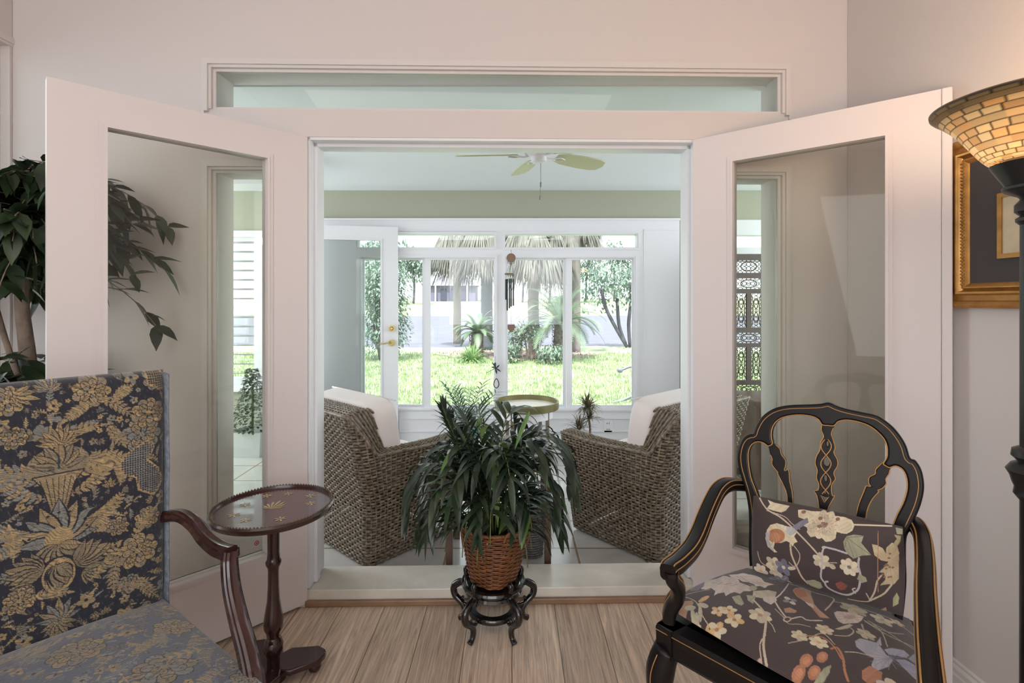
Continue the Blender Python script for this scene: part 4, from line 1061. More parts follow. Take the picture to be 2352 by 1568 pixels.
mir = lambda p: Vector(p)-hA*2*(Vector(p)-(Rb-hA*WB/2)).dot(hA)
wood_arm([mir(q) for q in pa], [.034, .038, .042], [.030, .032, .034], 'arm'); wood_arm([mir(q) for q in ps], [.034, .040, .046], [.036, .040, .046], 'arm_support')

# ================================================================== TRIPOD WINE TABLE
tx, ty, tz = (628-1176)/F*1.80, 1.80, .612
tt = thing('tripod_table', (tx, ty, 0), 'small round dark red painted pedestal table with a beaded rim, beside the damask armchair', 'side table')
m = MB(); R = .200
m.lathe([(0.0, tz-.022), (R-.03, tz-.022), (R-.012, tz-.018), (R-.012, tz-.003), (0, tz-.003)], (tx, ty, 0), 64, cap=False)
top = m.build('tabletop', mat('tabletop_red', (78, 34, 36), .22, coat=.6, noise=(7, .25)), tt, smooth=True, autos=30)
m = MB(); m.lathe([(R-.013, tz-.019), (R-.004, tz-.017), (R, tz-.008), (R+.002, tz), (R-.003, tz+.006), (R-.010, tz+.006), (R-.013, tz-.003), (R-.013, tz-.019)], (tx, ty, 0), 64, cap=False); m.build('rim', mat('rim_dark', (56, 36, 32), .25, coat=.4), top, smooth=True, autos=35)
m = MB()
for k in range(110):
    a = 2*PI*k/110; c = Vector((tx+(R-.006)*math.cos(a), ty+(R-.006)*math.sin(a), tz+.007)); m.lathe([(0, -.0035), (.0034, -.001), (.0034, .001), (0, .0038)], c, 6, cap=False)
m.build('beaded_rim', mat('rim_bronze', (108, 88, 66), .3, metal=.5), top, smooth=True)
m = MB(); zt_ = tz-.0022
def inlay(pts, c=(tx, ty), s=1.0, mi=0): m.add([(c[0]+x*s, c[1]+y*s, zt_) for x, y in pts], [tuple(range(len(pts)))], mi)
for k in range(9):
    a = PI/2-1.25+2.5*k/8; L = .080-.010*abs(k-4); w_ = .10
    inlay([(0, -.02), (L*.75*math.cos(a-w_), -.02+L*.75*math.sin(a-w_)), (L*math.cos(a), -.02+L*math.sin(a)), (L*.75*math.cos(a+w_), -.02+L*.75*math.sin(a+w_))])
for (cx, cy) in ((-.11, .02), (.12, .03), (0, .12), (-.04, -.11), (.07, -.10), (-.1, -.07), (.09, .1), (-.07, .1)):
    for k in range(6):
        a = k*1.05; L = .022; inlay([(cx, cy), (cx+L*.6*math.cos(a-.3), cy+L*.6*math.sin(a-.3)), (cx+L*math.cos(a), cy+L*math.sin(a)), (cx+L*.6*math.cos(a+.3), cy+L*.6*math.sin(a+.3))])
m.build('inlay', mat('inlay_cream', (186, 166, 122), .35), top)
m = MB(); zc = lambda Y: EYE-((1080+Y/3.212)-HY)/F*1.80
pr = [(.024, tz-.022), (.020, zc(430)), (.0195, zc(600)), (.021, zc(650)), (.026, zc(668)), (.025, zc(690)), (.020, zc(708)), (.018, zc(740)), (.0185, zc(850)), (.021, zc(950)), (.028, zc(1040)), (.033, zc(1110)), (.031, zc(1160)), (.022, zc(1195)), (.0215, zc(1215)), (.020, zc(1225)), (.026, zc(1240)), (.033, zc(1280)), (.031, zc(1320)), (.023, zc(1350)), (.023, zc(1362)), (.020, zc(1370)), (.022, zc(1430)), (.030, zc(1500)), (.042, zc(1535)), (.050, .062)]
m.lathe(pr, (tx, ty, 0), 28); m.build('column', M_mahog, tt, smooth=True, autos=50)
# lobed base on bun feet
loop = []
for k in range(3):
    a0 = math.radians(20+120*k)
    for t in np.linspace(-.36, .36, 7): loop.append((.165*math.cos(a0+t*.75)*(1.0+.06*math.cos(t*8)), .165*math.sin(a0+t*.75)*(1.0+.06*math.cos(t*8))))
    for t in (.40, .5, .6): loop.append(((.085-.03*math.sin((t-.4)*PI/.2))*math.cos(a0+t*2*PI/3*1.0+.0), (.085-.03*math.sin((t-.4)*PI/.2))*math.sin(a0+t*2*PI/3)))
vs, fs = plate_mesh(loop, [], .022, .005); m = MB(); m.add([(tx+v.x, ty+v.y, .052+v.z) for v in vs], fs); m.build('base', M_mahog, tt, smooth=True, autos=40)
for k in range(3):
    a = math.radians(20+120*k); m = MB(); m.lathe([(.008, 0), (.020, .006), (.024, .02), (.018, .036), (.012, .045)], (tx+.135*math.cos(a), ty+.135*math.sin(a), 0), 16); m.build('foot', M_mahog, tt, smooth=True)

# ================================================================== FLOOR LAMP
lx, ly = 1.177, 1.15
lp = thing('floor_lamp', (lx, ly, 0), 'tall black torchiere lamp with a glowing flared shell-tile bowl', 'lamp')
m = MB(); zl = lambda py: EYE-(py-HY)/F*1.185
pr = [(.14, 0), (.145, .012), (.13, .03), (.07, .05), (.045, .08), (.055, .10), (.035, .13), (.028, .16), (.027, zl(1140)), (.038, zl(1125)), (.036, zl(1110)), (.040, zl(1100)), (.044, zl(1085)), (.051, zl(1072)), (.042, zl(1058)), (.030, zl(1052)), (.042, zl(1040)), (.040, zl(1025)), (.027, zl(1018)), (.0265, zl(520)), (.034, zl(512)), (.034, zl(505)), (.026, zl(500)), (.036, zl(490)), (.036, zl(475)), (.026, zl(462)), (.030, zl(456)), (.050, zl(446)), (.057, zl(440)), (.057, zl(434)), (.052, zl(430)), (.076, zl(388)), (.079, zl(383))]
m.lathe(pr, (lx, ly, 0), 36); m.build('pole', M_iron, lp, smooth=True, autos=40)
# bowl
ms = mat('shell_tile_shade', (196, 150, 96), .35); nt = ms.node_tree; b = nt.nodes['Principled BSDF']
at = N(nt, 'ShaderNodeAttribute'); at.attribute_name = 'weave'
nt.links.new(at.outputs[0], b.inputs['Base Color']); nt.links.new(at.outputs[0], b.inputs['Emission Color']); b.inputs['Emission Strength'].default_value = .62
m = MB(); prb = [(.077, 1.648), (.082, 1.651), (.092, 1.662), (.104, 1.679), (.118, 1.700), (.133, 1.722), (.150, 1.743), (.167, 1.760), (.181, 1.771), (.187, 1.777), (.188, 1.783), (.185, 1.784), (.178, 1.776), (.150, 1.750), (.13, 1.728), (.10, 1.684), (.075, 1.665), (0, 1.664)]
K = 200; m.lathe(prb, (lx, ly, 0), K, cap=False)
sh_ = m.build('lamp_shade', ms, lp, smooth=True)
# finer rows so that the tiles read
me = sh_.data
import bmesh
bm = bmesh.new(); bm.from_mesh(me)
ed = [e for e in bm.edges if abs(e.verts[0].co.z-e.verts[1].co.z) > 1e-4 or abs(e.verts[0].co.xy.length-e.verts[1].co.xy.length) > 1e-4]
bmesh.ops.subdivide_edges(bm, edges=ed, cuts=9, use_grid_fill=False); bm.to_mesh(me); bm.free()
co = np.empty(len(me.vertices)*3, np.float32); me.vertices.foreach_get('co', co); co = co.reshape(-1, 3)
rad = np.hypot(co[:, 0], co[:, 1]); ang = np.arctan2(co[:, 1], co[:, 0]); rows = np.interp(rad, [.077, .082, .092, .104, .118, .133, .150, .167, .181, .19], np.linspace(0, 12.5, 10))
ri = np.floor(rows).astype(int); rng = np.random.RandomState(3); off = rng.rand(20); nt_ = 25
rw = rng.rand(20, nt_)*.8
tc_ = (ang/(2*PI)+.5)*nt_+off[ri % 20]*nt_; ti = np.floor(tc_).astype(int) % nt_
val = .72+.5*rng.rand(20, nt_)[ri % 20, ti]; hue = rng.rand(20, nt_)[ri % 20, ti]
colr = np.stack([.78+0*hue, .37+.13*hue, .12+.10*hue], 1)*val[:, None]
line = (rows-ri < .13) | ((tc_-np.floor(tc_)) < .05); colr[line] *= .14
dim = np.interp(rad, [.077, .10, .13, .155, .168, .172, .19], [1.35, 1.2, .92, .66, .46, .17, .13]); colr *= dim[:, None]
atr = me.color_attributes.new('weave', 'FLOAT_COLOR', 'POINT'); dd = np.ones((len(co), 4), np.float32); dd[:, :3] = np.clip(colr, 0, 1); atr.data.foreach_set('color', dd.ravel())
light('lamp_bulb', 'POINT', (lx, ly, 1.80), 9.0, (1, .66, .36), size=.06)

# ================================================================== PICTURE ON THE RIGHT WALL
Yn = lambda px: XR*F/(px-1176.0)
y1, y0 = Yn(2190), Yn(2190)-.78; zb_, zt_ = 1.334-(706-690)/F*1.745, 1.86
pf = thing('framed_picture', (XR-.02, (y0+y1)/2, (zb_+zt_)/2), 'gilt-framed picture with a wide dark mat on the right wall behind the lamp', 'picture')
m = MB(); prf = [(0, 0), (0, .030), (.008, .036), (.018, .030), (.024, .022), (.040, .026), (.046, .032), (.052, .030), (.056, .018), (.060, .014), (.064, .020), (.068, .020), (.074, .016), (.080, .010), (.080, 0)]
cs = [(y1, zb_, -1, 1), (y0, zb_, 1, 1), (y0, zt_, 1, -1), (y1, zt_, -1, -1)]
vs = []
for (yy, zz, sy, sz_) in cs: vs += [(XR-.002-d, yy+sy*a*.95, zz+sz_*a) for a, d in prf]
k = len(prf); m.add(vs, [(c*k+i, c*k+i+1, ((c+1) % 4)*k+i+1, ((c+1) % 4)*k+i) for c in range(4) for i in range(k-1)])
yy = y1-.052
for side in (0, 1):
    q = zb_+.075
    while q < zt_-.07:
        a = y1-.061 if side == 0 else y0+.061; m.box((XR-.024, a-.005, q), (XR-.016, a+.005, q+.005)); q += .011
m.build('frame', M_frameg, pf, smooth=True, autos=30)
m = MB(); m.box((XR-.012, y0+.07, zb_+.07), (XR-.004, y1-.07, zt_-.07)); m.build('mat_board', M_mat, pf)
m = MB(); ya = Yn(2306); za, zc_ = EYE-(592-HY)/F*Yn(2330), EYE-(430-HY)/F*Yn(2330)
holed(m, y0+.20, ya, za, zt_-.20, 0, .008, [(y0+.212, ya-.014, za+.014, zt_-.214)], lambda q: Vector((XR-.022+q[1], q[0], q[2]))); m.build('inner_frame', M_frameg, pf)
m = MB(); m.box((XR-.018, y0+.21, za+.01), (XR-.012, ya-.012, zt_-.21)); m.build('picture_sheet', M_art, pf)

# ================================================================== WICKER ARMCHAIRS
mw = mat('wicker', (118, 104, 88), .5, spec=.4); nt = mw.node_tree; b = nt.nodes['Principled BSDF']
tc = N(nt, 'ShaderNodeTexCoord'); n1 = N(nt, 'ShaderNodeTexNoise'); n1.inputs['Scale'].default_value = 55; n1.inputs['Detail'].default_value = 3
nt.links.new(tc.outputs['Object'], n1.inputs['Vector']); cr = N(nt, 'ShaderNodeValToRGB')
cr.color_ramp.elements[0].position = .3; cr.color_ramp.elements[1].position = .7
cr.color_ramp.elements[0].color = (*lin((74, 62, 50)), 1); cr.color_ramp.elements[1].color = (*lin((156, 142, 122)), 1)
nt.links.new(n1.outputs[0], cr.inputs[0]); nt.links.new(cr.outputs[0], b.inputs['Base Color'])
def weave(mb, S, Lu, zlist, hfun, stake, wdt, thk, amp, smin=0.0):
    """horizontal strands over and under; S(u, z) -> (point, normal); hfun(u) gives the top edge"""
    us = np.arange(smin, Lu+1e-6, stake/2)
    for i, z in enumerate(zlist):
        seg = []
        def flush(seg):
            if len(seg) < 2: return
            vs = []
            for p, n, off in seg:
                q = p+n*off; up = Vector((0, 0, 1)); vs += [q+n*thk/2, q+up*wdt/2, q-n*thk/2, q-up*wdt/2]
            k = len(seg); fs = [(j*4+a, j*4+(a+1) % 4, (j+1)*4+(a+1) % 4, (j+1)*4+a) for j in range(k-1) for a in range(4)]
            fs += [(3, 2, 1, 0), ((k-1)*4, (k-1)*4+1, (k-1)*4+2, (k-1)*4+3)]
            mb.add(vs, fs)
        for j, u in enumerate(us):
            if z < hfun(u):
                p, n = S(u, z); seg.append((p, n, amp*(1 if (j//1+2*i) % 4 in (0, 1) else -1) if j % 2 == 0 else 0))
                if j % 2 == 0: seg[-1] = (p, n, amp*(1 if (j//2+i) % 2 else -1))
                else: seg[-1] = (p, n, 0.0)
            else: flush(seg); seg = []
        flush(seg)
def wicker_chair():
    root = thing('wicker_armchair', (0, 0, 0), 'brown woven armchair left of the palm basket, turned towards the garden', 'armchair', None)
    W, D, RC = .80, .66, .055
    # plan outline: starts front right, goes round the back to front left (x right, y forward)
    def outline(ins):
        x = W/2-ins; y0 = ins; r = max(RC-ins*.3, .03); pts = [(x, D)]
        pts += [(x, y0+r)]; pts += [(x-r+r*math.cos(a), y0+r-r*math.sin(a)) for a in np.linspace(0, PI/2, 9)[1:]]
        L = list(pts); L += [(-a, b_) for a, b_ in reversed(pts)]
        return L
    def path(ins):
        L = [Vector((a, b_, 0)) for a, b_ in outline(ins)]; cum = [0]
        for i in range(1, len(L)): cum.append(cum[-1]+(L[i]-L[i-1]).length)
        return L, cum
    def make_S(ins):
        L, cum = path(ins)
        xs = [v.x for v in L]; ys = [v.y for v in L]
        def S(u, z):
            x = np.interp(u, cum, xs); y = np.interp(u, cum, ys)
            e = .012; tx_ = np.interp(u+e, cum, xs)-np.interp(u-e, cum, xs); ty_ = np.interp(u+e, cum, ys)-np.interp(u-e, cum, ys)
            n = Vector((-ty_, tx_, 0)); n = n.normalized() if n.length > 0 else Vector((0, -1, 0))
            if n.dot(Vector((x, y-D*.5, 0))) < 0: n = -n
            f = z/.56
            y2 = y*(.86+.14*min(1, f)) if y > .12 else y
            lean = -.24*max(0, z-.30)*(1-min(1, max(0, y-.02)/.20)) if z > .30 else 0
            x2 = x*(.955+.045*min(1, f))
            return Vector((x2, y2+lean, z)), n
        def hf(u):
            y = np.interp(u, cum, ys)
            if y > .085: return .555-.010*math.sin((y-.17)/.5*PI)
            return .555+.22*min(1, (.085-y)/.078)
        return S, hf, cum[-1]
    rows = np.arange(.018, .80, .0152)
    S, hf, L = make_S(0); m = MB(); weave(m, S, L, rows, hf, .025, .0138, .0046, .0044)
    # upright stakes
    for u in np.arange(.0125, L, .025):
        zz = np.linspace(.012, hf(u), 9); m.tube([S(u, z)[0] for z in zz], .0032, 4)
    m.build('outer_weave', mw, root, smooth=True)
    S2, hf2, L2 = make_S(.095); m = MB(); weave(m, S2, L2, [z for z in rows if z > .22], hf2, .025, .0138, .0046, .0044)
    m.build('inner_weave', mw, root, smooth=True)
    # plaited cap over arms and back
    m = MB(); nU = 150
    for k in range(7):
        t = (k+.5)/7; pts = []
        for i in range(nU+1):
            a = L*i/nU; b_ = L2*i/nU; p1 = S(a, hf(a))[0]; p2 = S2(b_, hf2(b_))[0]; p = p1.lerp(p2, t); p.z = max(p1.z, p2.z)*(1)+.006*math.sin(PI*t)+.0032*(1 if (i+k) % 2 else -1)
            pts.append(p)
        m.tube(pts, .0078, 5, flat=.5)
    for k, (SS, hh, LL) in enumerate(((S, hf, L), (S2, hf2, L2))):
        m.tube([SS(LL*i/nU, hh(LL*i/nU))[0]+Vector((0, 0, .0)) for i in range(nU+1)], .0085, 6)
    # front ends of the arms
    for sx in (1, -1):
        for i, z in enumerate(rows):
            if z > .545: break
            f = z/.56; y = D*(.86+.14*min(1, f)); xo = sx*(W/2)*(.955+.045*min(1, f)); xi = sx*(W/2-.095)*(.955+.045*min(1, f)); pts = []
            for j in range(8): t = j/7; pts.append(Vector((xo+(xi-xo)*t, y+.003*(1 if (i+j) % 2 else -1), z)))
            m.tube(pts, .0088, 4)
    m.build('arm_cap', mw, root, smooth=True)
    # front panel and bottom rim
    m = MB()
    for i, z in enumerate(rows):
        if z > .27: break
        f = z/.56; y = D*(.86+.14*f)-.01; pts = [Vector((-W/2+.09+(W-.18)*j/48, y+.0034*(1 if (i+j) % 2 else -1), z)) for j in range(49)]
        m.tube(pts, .0086, 4)
    m.build('front_weave', mw, root, smooth=True)
    m = MB(); m.box((-W/2+.10, .10, .20), (W/2-.10, D-.07, .235)); m.build('seat_deck', mat('deck_dark', (70, 60, 52), .7), root)
    M_ft = mat('foot_dark', (40, 34, 30), .5)
    for x in (-W/2+.06, W/2-.06):
        for y in (.07, D*.86-.05): m = MB(); m.tube([(x, y, 0), (x, y, .05)], .016, 10); m.build('foot', M_ft, root, smooth=True)
    m = MB(); m.cube_round((0, .385, .345), (W-.205, .50, .20), n=5, seg=12, puff=.12); m.build('seat_cushion', M_cush, root, smooth=True)
    m = MB(); c, s_ = math.cos(.16), math.sin(.16)
    Tc = lambda q: Vector((q.x, .185+q.y*c-q.z*s_, .558+q.y*s_+q.z*c))
    m.cube_round((0, -.01, 0), (W-.13, .16, .50), n=8, seg=16, T=Tc)
    m.tube([Tc(Vector((x, y, .238))) for x, y in ((-W/2+.075, .062), (W/2-.075, .062))], .005, 6)
    for z in (-.09, .07):
        m.tube([Tc(Vector((-W/2+.125, .083, z))), Tc(Vector((0, .089, z))), Tc(Vector((W/2-.125, .083, z)))], .004, 6)
    m.build('back_cushion', M_cush, root, smooth=True)
    return root
wc = wicker_chair()
# rear right corner of the chair stands at A on the tiles
fdir = Vector((.663, .748, 0)).normalized(); ang0 = math.atan2(fdir.y, fdir.x)-PI/2
def place_wicker(root, A, face, mirror):
    a = math.atan2(face[1], face[0])-PI/2
    root.rotation_euler = (0, 0, a); sx = -1 if mirror else 1
    root.scale = (sx, 1, 1)
    cx = sx*(.80/2)*.955-.012*sx; cy = .012
    off = Vector((cx*math.cos(a)-cy*math.sin(a), cx*math.sin(a)+cy*math.cos(a), 0))
    root.location = Vector((A[0], A[1], 0))-off
place_wicker(wc, (-.715, 2.545), (.663, .748), False)
m = MB(); q0 = Vector((-.405, .012, .13))
wt_ = m
for k in range(1): m.ring([(0, 0, 0), (.004, 0, 0)], False, lambda i: [(.038*math.cos(t), .017*math.sin(t)) for t in [2*PI*q/24 for q in range(24)]])
wc2 = copy_thing(wc); wc2['label'] = 'brown woven armchair right of the palm basket, seen behind the black armchair'
place_wicker(wc2, (.738, 2.575), (-.655, .755), True)
wc['group'] = wc2['group'] = 'woven armchairs in the sunroom'

# ================================================================== BLACK CARVED PLANT STAND, BASKET, PALM
px_, py_ = (1133-1176)/F*2.10, 2.10
ps_ = thing('plant_stand', (px_, py_, 0), 'low round black carved plant stand with five curled legs before the doorway', 'plant stand')
ZT = .195
m = MB(); m.lathe([(0, ZT-.028), (.105, ZT-.028), (.118, ZT-.024), (.128, ZT-.016), (.132, ZT-.008), (.128, ZT), (.118, ZT+.004), (.112, ZT), (.108, ZT-.006), (0, ZT-.006)], (px_, py_, 0), 48, cap=False)
m.build('top', M_ebony, ps_, smooth=True, autos=40)
m = MB(); m.lathe([(.094, ZT-.050), (.110, ZT-.048), (.118, ZT-.040), (.112, ZT-.030), (.09, ZT-.028)], (px_, py_, 0), 48, cap=False); m.build('apron', M_ebony, ps_, smooth=True, autos=40)
m = MB(); m.lathe([(.072, .062), (.100, .062), (.104, .068), (.104, .076), (.100, .082), (.072, .082), (.069, .076), (.069, .068), (.072, .062)], (px_, py_, 0), 48, cap=False); m.build('ring_shelf', M_ebony, ps_, smooth=True, autos=40)
for k in range(5):
    a = -PI/2+PI/5+2*PI*k/5; e = Vector((math.cos(a), math.sin(a), 0)); C0 = Vector((px_, py_, 0))
    pf_ = lambda r, z: C0+e*r+Vector((0, 0, z))
    m = MB()
    pts = catmull([pf_(.112, ZT+.030), pf_(.122, ZT+.020), pf_(.118, ZT-.005), pf_(.122, ZT-.030), pf_(.150, ZT-.040), pf_(.176, .132), pf_(.170, .098), pf_(.140, .072), pf_(.126, .045), pf_(.132, .018), pf_(.150, .006)], 6)
    n = len(pts); rr = [np.interp(i/(n-1), [0, .1, .25, .45, .6, .78, .9, 1], [.007, .011, .013, .015, .0145, .013, .011, .012]) for i in range(n)]
    m.tube(pts, rr, 10)
    pts = catmull([pf_(.106, .072), pf_(.116, .066), pf_(.140, .074), pf_(.142, .088), pf_(.132, .098)], 5); m.tube(pts, [.009]*(len(pts)//2)+[.006]*(len(pts)-len(pts)//2), 8)
    m.build('leg', M_ebony, ps_, smooth=True)
mb_ = brickmat('basket_cane', (142, 92, 56), (112, 68, 40), (60, 36, 22), .06, .012, .0012, .45, grain=((60, 60, 8), .35, 1), bump=.8)
bk = thing('planter_basket', (px_, py_, ZT), 'brown woven basket planter with a loop handle standing on the black stand', 'basket')
ZB = ZT+.002; HB = .228; KK = 72
def bas(k, z, off=0):
    f = z/HB; a = 2*PI*k/KK; sq = (abs(math.cos(a-PI/4-.15))**3+abs(math.sin(a-PI/4-.15))**3)**(-1/3)
    r = (.084+.060*f**.8)*(1+(sq-1)*.9*(1-f))*.96+off
    return Vector((px_+.012*f+r*math.cos(a), py_+r*math.sin(a), ZB+z))
m = MB()
for i in range(26):
    z = .004+i*(HB-.008)/25; pts = [bas(k, z, .0022*(1 if (k//3+i) % 2 else -1)) for k in range(KK)]; m.tube(pts, .0047, 5, closed=True, flat=.7)
m.build('woven_wall', mat('basket_strand', (118, 74, 44), .45, noise=(38, .42)), bk, smooth=True)
m = MB()
for k in range(0, KK, 3): m.tube([bas(k, HB*t/6, -.001+.001*(t % 2)) for t in range(7)], .003, 4)
m.build('stake', mat('basket_stake', (96, 58, 36), .5), bk, smooth=True)
m = MB(); pts = [bas(k, HB+.002) for k in range(KK)]; m.tube(pts, .007, 8, closed=True)
for k in range(0, KK, 2): q = bas(k, HB+.002); m.tube([q+Vector((0, 0, -.012)), q+(q-Vector((px_, py_, q.z))).normalized()*.007, q+Vector((0, 0, .009))], .0022, 4)
m.build('rim', mat('basket_rim', (136, 88, 52), .45, noise=(30, .3)), bk, smooth=True)
for a_ in (-.62, 2.5):
    k = a_/(2*PI)*KK; m = MB()
    q = catmull([bas(k-8, HB-.02, .004), bas(k-7, HB+.012, .006), bas(k-1, HB+.046, .012), bas(k+4, HB+.034, .012), bas(k+7, HB-.03, .008), bas(k+8, HB-.10, .006)], 6); m.tube(q, .0052, 8); m.build('handle', MATS['basket_rim'], bk, smooth=True)
m = MB(); pts = [bas(k, HB*.86, -.012) for k in range(KK)]; m.add(pts, [tuple(range(KK))]); m.build('soil', mat('soil', (52, 40, 32), .9, bump=(80, .6)), bk)
M_palm = leafmat('palm_leaf', (30, 46, 36), (58, 74, 52), .3, .10, 9)
M_palm2 = leafmat('palm_leaf_fresh', (70, 118, 52), (120, 146, 84), .35, .15, 9)
M_stem = mat('palm_stem', (92, 104, 58), .45)
pl = thing('potted_palm', (px_, py_, ZB+HB*.86), 'bushy dark green artificial palm growing from the basket on the black stand', 'plant')
mbL = MB(); mbS = MB(); rn = random.Random(21)
zb0 = ZB+HB*.86
def palm_ok(b_, tip):
    for q_, f_ in ((b_, 0), (tip, 1), ((Vector(b_)+Vector(tip))/2, .5)):
        dx_ = abs(q_[0]-px_-.0)
        if q_[2] < zb0+.04 and q_[1] < py_+.13 and dx_ < .17: return False
        if q_[2] < .30+.25*max(0, .26-dx_): return False
    return True
for k in range(33):
    az = 2*PI*k/33*1.0+rn.uniform(-.2, .2)+(k % 3)*.7
    cls = k % 3; tilt = [.16, .42, .80][cls]+rn.uniform(-.12, .12); L = [.60, .56, .38][cls]*rn.uniform(.85, 1.1)
    if math.sin(az) < -.3: L *= .80
    d = Vector((math.sin(tilt)*math.cos(az), math.sin(tilt)*math.sin(az), math.cos(tilt))); p = Vector((px_+.03*math.cos(az), py_+.03*math.sin(az), zb0-.01))
    n = 16; pts = [p.copy()]; dirs = [d.copy()]
    for i in range(n):
        d = (d-Vector((0, 0, 1))*(.09+.024*i)*[1.25, 1.35, 1.3][cls]).normalized() if i > [7, 6, 5][cls] else d
        p = p+d*L/n; pts.append(p.copy()); dirs.append(d.copy())
    mbS.tube(pts, [.0035*(1-.7*i/n)+.001 for i in range(n+1)], 5)
    for i in range(6, n+1):
        t = i/n; sd = dirs[i].cross(Vector((0, 0, 1))); sd = sd.normalized() if sd.length > .05 else Vector((1, 0, 0))
        for s in (-1, 1):
            dd = (dirs[i]*.75+sd*s*(.95-.35*t)+Vector((0, 0, .35))).normalized()
            ll = (.175*(1-.45*abs(t-.6)))*rn.uniform(.8, 1.1); dr_ = rn.uniform(1.2, 2.3)
            tip = pts[i]+dd*ll*.55-Vector((0, 0, ll*.5*dr_/2))
            if palm_ok(pts[i], tip): leaf(mbL, pts[i], dd, ll, .027*rn.uniform(.8, 1.2), dr_, seg=6, mi=1 if rn.random() < .05 else 0)
    if palm_ok(pts[-1], pts[-1]+dirs[-1]*.16): leaf(mbL, pts[-1], dirs[-1], .15, .026, 1.0, seg=6)
# a fine-leaved crown rising on the left
for k in range(9):
    az = rn.uniform(0, 6.28); tip = Vector((px_-.10+.11*math.cos(az), py_+.09*math.sin(az)+.02, .845+rn.uniform(-.04, .06))); base = Vector((px_-.02, py_, zb0)); mid = base.lerp(tip, .6)+Vector((.02*math.cos(az), 0, .05))
    pts = catmull([base, mid, tip], 6); mbS.tube(pts, .0022, 5)
    for i in range(5, len(pts)):
        for s in (-1, 1):
            t_ = (pts[i]-pts[i-1]).normalized(); sd = t_.cross(Vector((0, 0, 1))); sd = sd.normalized() if sd.length > .05 else Vector((1, 0, 0))
            leaf(mbL, pts[i], (t_*.7+sd*s*.9+Vector((0, 0, .35))).normalized(), rn.uniform(.07, .12), .010, rn.uniform(.2, .9), seg=5)
leaf(mbL, P(1133, 1040, 1.93), (P(1142, 1180, 1.90)-P(1133, 1040, 1.93)), .27, .034, .1, seg=7, mi=1)
leaf(mbL, P(1215, 945, 1.95), (P(1195, 990, 1.92)-P(1215, 945, 1.95)), .15, .028, .4, side=Vector((.8, 0, .5)), seg=7, mi=1)
mbL.build('foliage', [M_palm, M_palm2], pl, smooth=True); mbS.build('stem', M_stem, pl, smooth=True)

# ================================================================== SMALL TABLE BEHIND THE PALM with basket, plate, teal planter
T0 = (-.30, 2.62, 0)
st = thing('end_table', (-.08, 2.72, 0), 'low brown wooden table half hidden behind the palm, between the woven armchairs', 'table')
M_tw = mat('table_wood', (96, 74, 60), .4, noise=(12, .25))
m = MB(); m.box((-.33, 2.50, .545), (.195, 2.90, .572)); m.build('tabletop', M_tw, st, bevel=.004)
for x in (-.325, .160):
    for y in (2.515, 2.862): m = MB(); m.box((x, y, 0), (x+.032, y+.032, .545)); m.build('leg', M_tw, st, bevel=.003)
for y in (2.525, 2.862): m = MB(); m.box((-.29, y, .49), (.16, y+.015, .545)); m.build('apron', M_tw, st)
bb = thing('woven_bin', (.10, 2.68, 0), 'grey woven bin on the tiles under the low wooden table', 'basket')
m = MB(); M_bin = mat('bin_weave', (112, 108, 108), .55, noise=(60, .4))
for i in range(22):
    z = .006+i*.0125; f = z/.28; pts = [Vector((.10+(.050+.012*f)*math.cos(a)*(1.15), 2.70+(.05+.012*f)*math.sin(a)*1.1+.0, z))+Vector((.0022*(1 if (j+i) % 2 else -1)*math.cos(a), .0022*(1 if (j+i) % 2 else -1)*math.sin(a), 0)) for j, a in enumerate(np.linspace(0, 2*PI, 41)[:-1])]
    m.tube(pts, .006, 5, closed=True)
m.build('woven_wall', M_bin, bb, smooth=True)
tp = thing('teal_planter', (-.24, 2.72, .58), 'glossy teal bowl with a small feathery palm, seen through the big palm', 'plant')
m = MB(); m.lathe([(0, .012), (.045, .012), (.05, .016), (.066, .05), (.070, .085), (.066, .105), (.062, .105), (.064, .085), (.06, .06), (0, .06)], (-.24, 2.72, .572), 32, cap=False)
m.build('bowl', mat('teal_glaze', (96, 158, 164), .15, coat=.5), tp, smooth=True)
mbL = MB(); M_fine = leafmat('fine_palm_leaf', (72, 112, 92), (112, 146, 122), .4, .2, 12)
for k in range(16):
    az = 2*PI*k/16+rn.uniform(-.2, .2); tilt = rn.uniform(.15, .75); L = rn.uniform(.20, .28); d = Vector((math.sin(tilt)*math.cos(az), math.sin(tilt)*math.sin(az), math.cos(tilt))); p = Vector((-.24, 2.72, .64)); pts = [p]
    for i in range(10): d = (d-Vector((0, 0, .07))).normalized(); p = p+d*L/10; pts.append(p)
    mbL.tube(pts, .0015, 4)
    for i in range(3, 11):
        sd = d.cross(Vector((0, 0, 1))).normalized()
        for s in (-1, 1): leaf(mbL, pts[i], (d*.6+sd*s+Vector((0, 0, .3))).normalized(), .085, .008, .8, seg=4)
mbL.build('foliage', M_fine, tp, smooth=True)
m = MB(); m.lathe([(0, 0), (.07, 0), (.105, .010), (.108, .013), (.07, .006), (0, .005)], (-.22, 2.70, .5725), 40, cap=False)
tag(m.build('plate', mat('white_china', (232, 234, 234), .2), smooth=True), 'white plate under the teal planter on the low wooden table', 'plate')

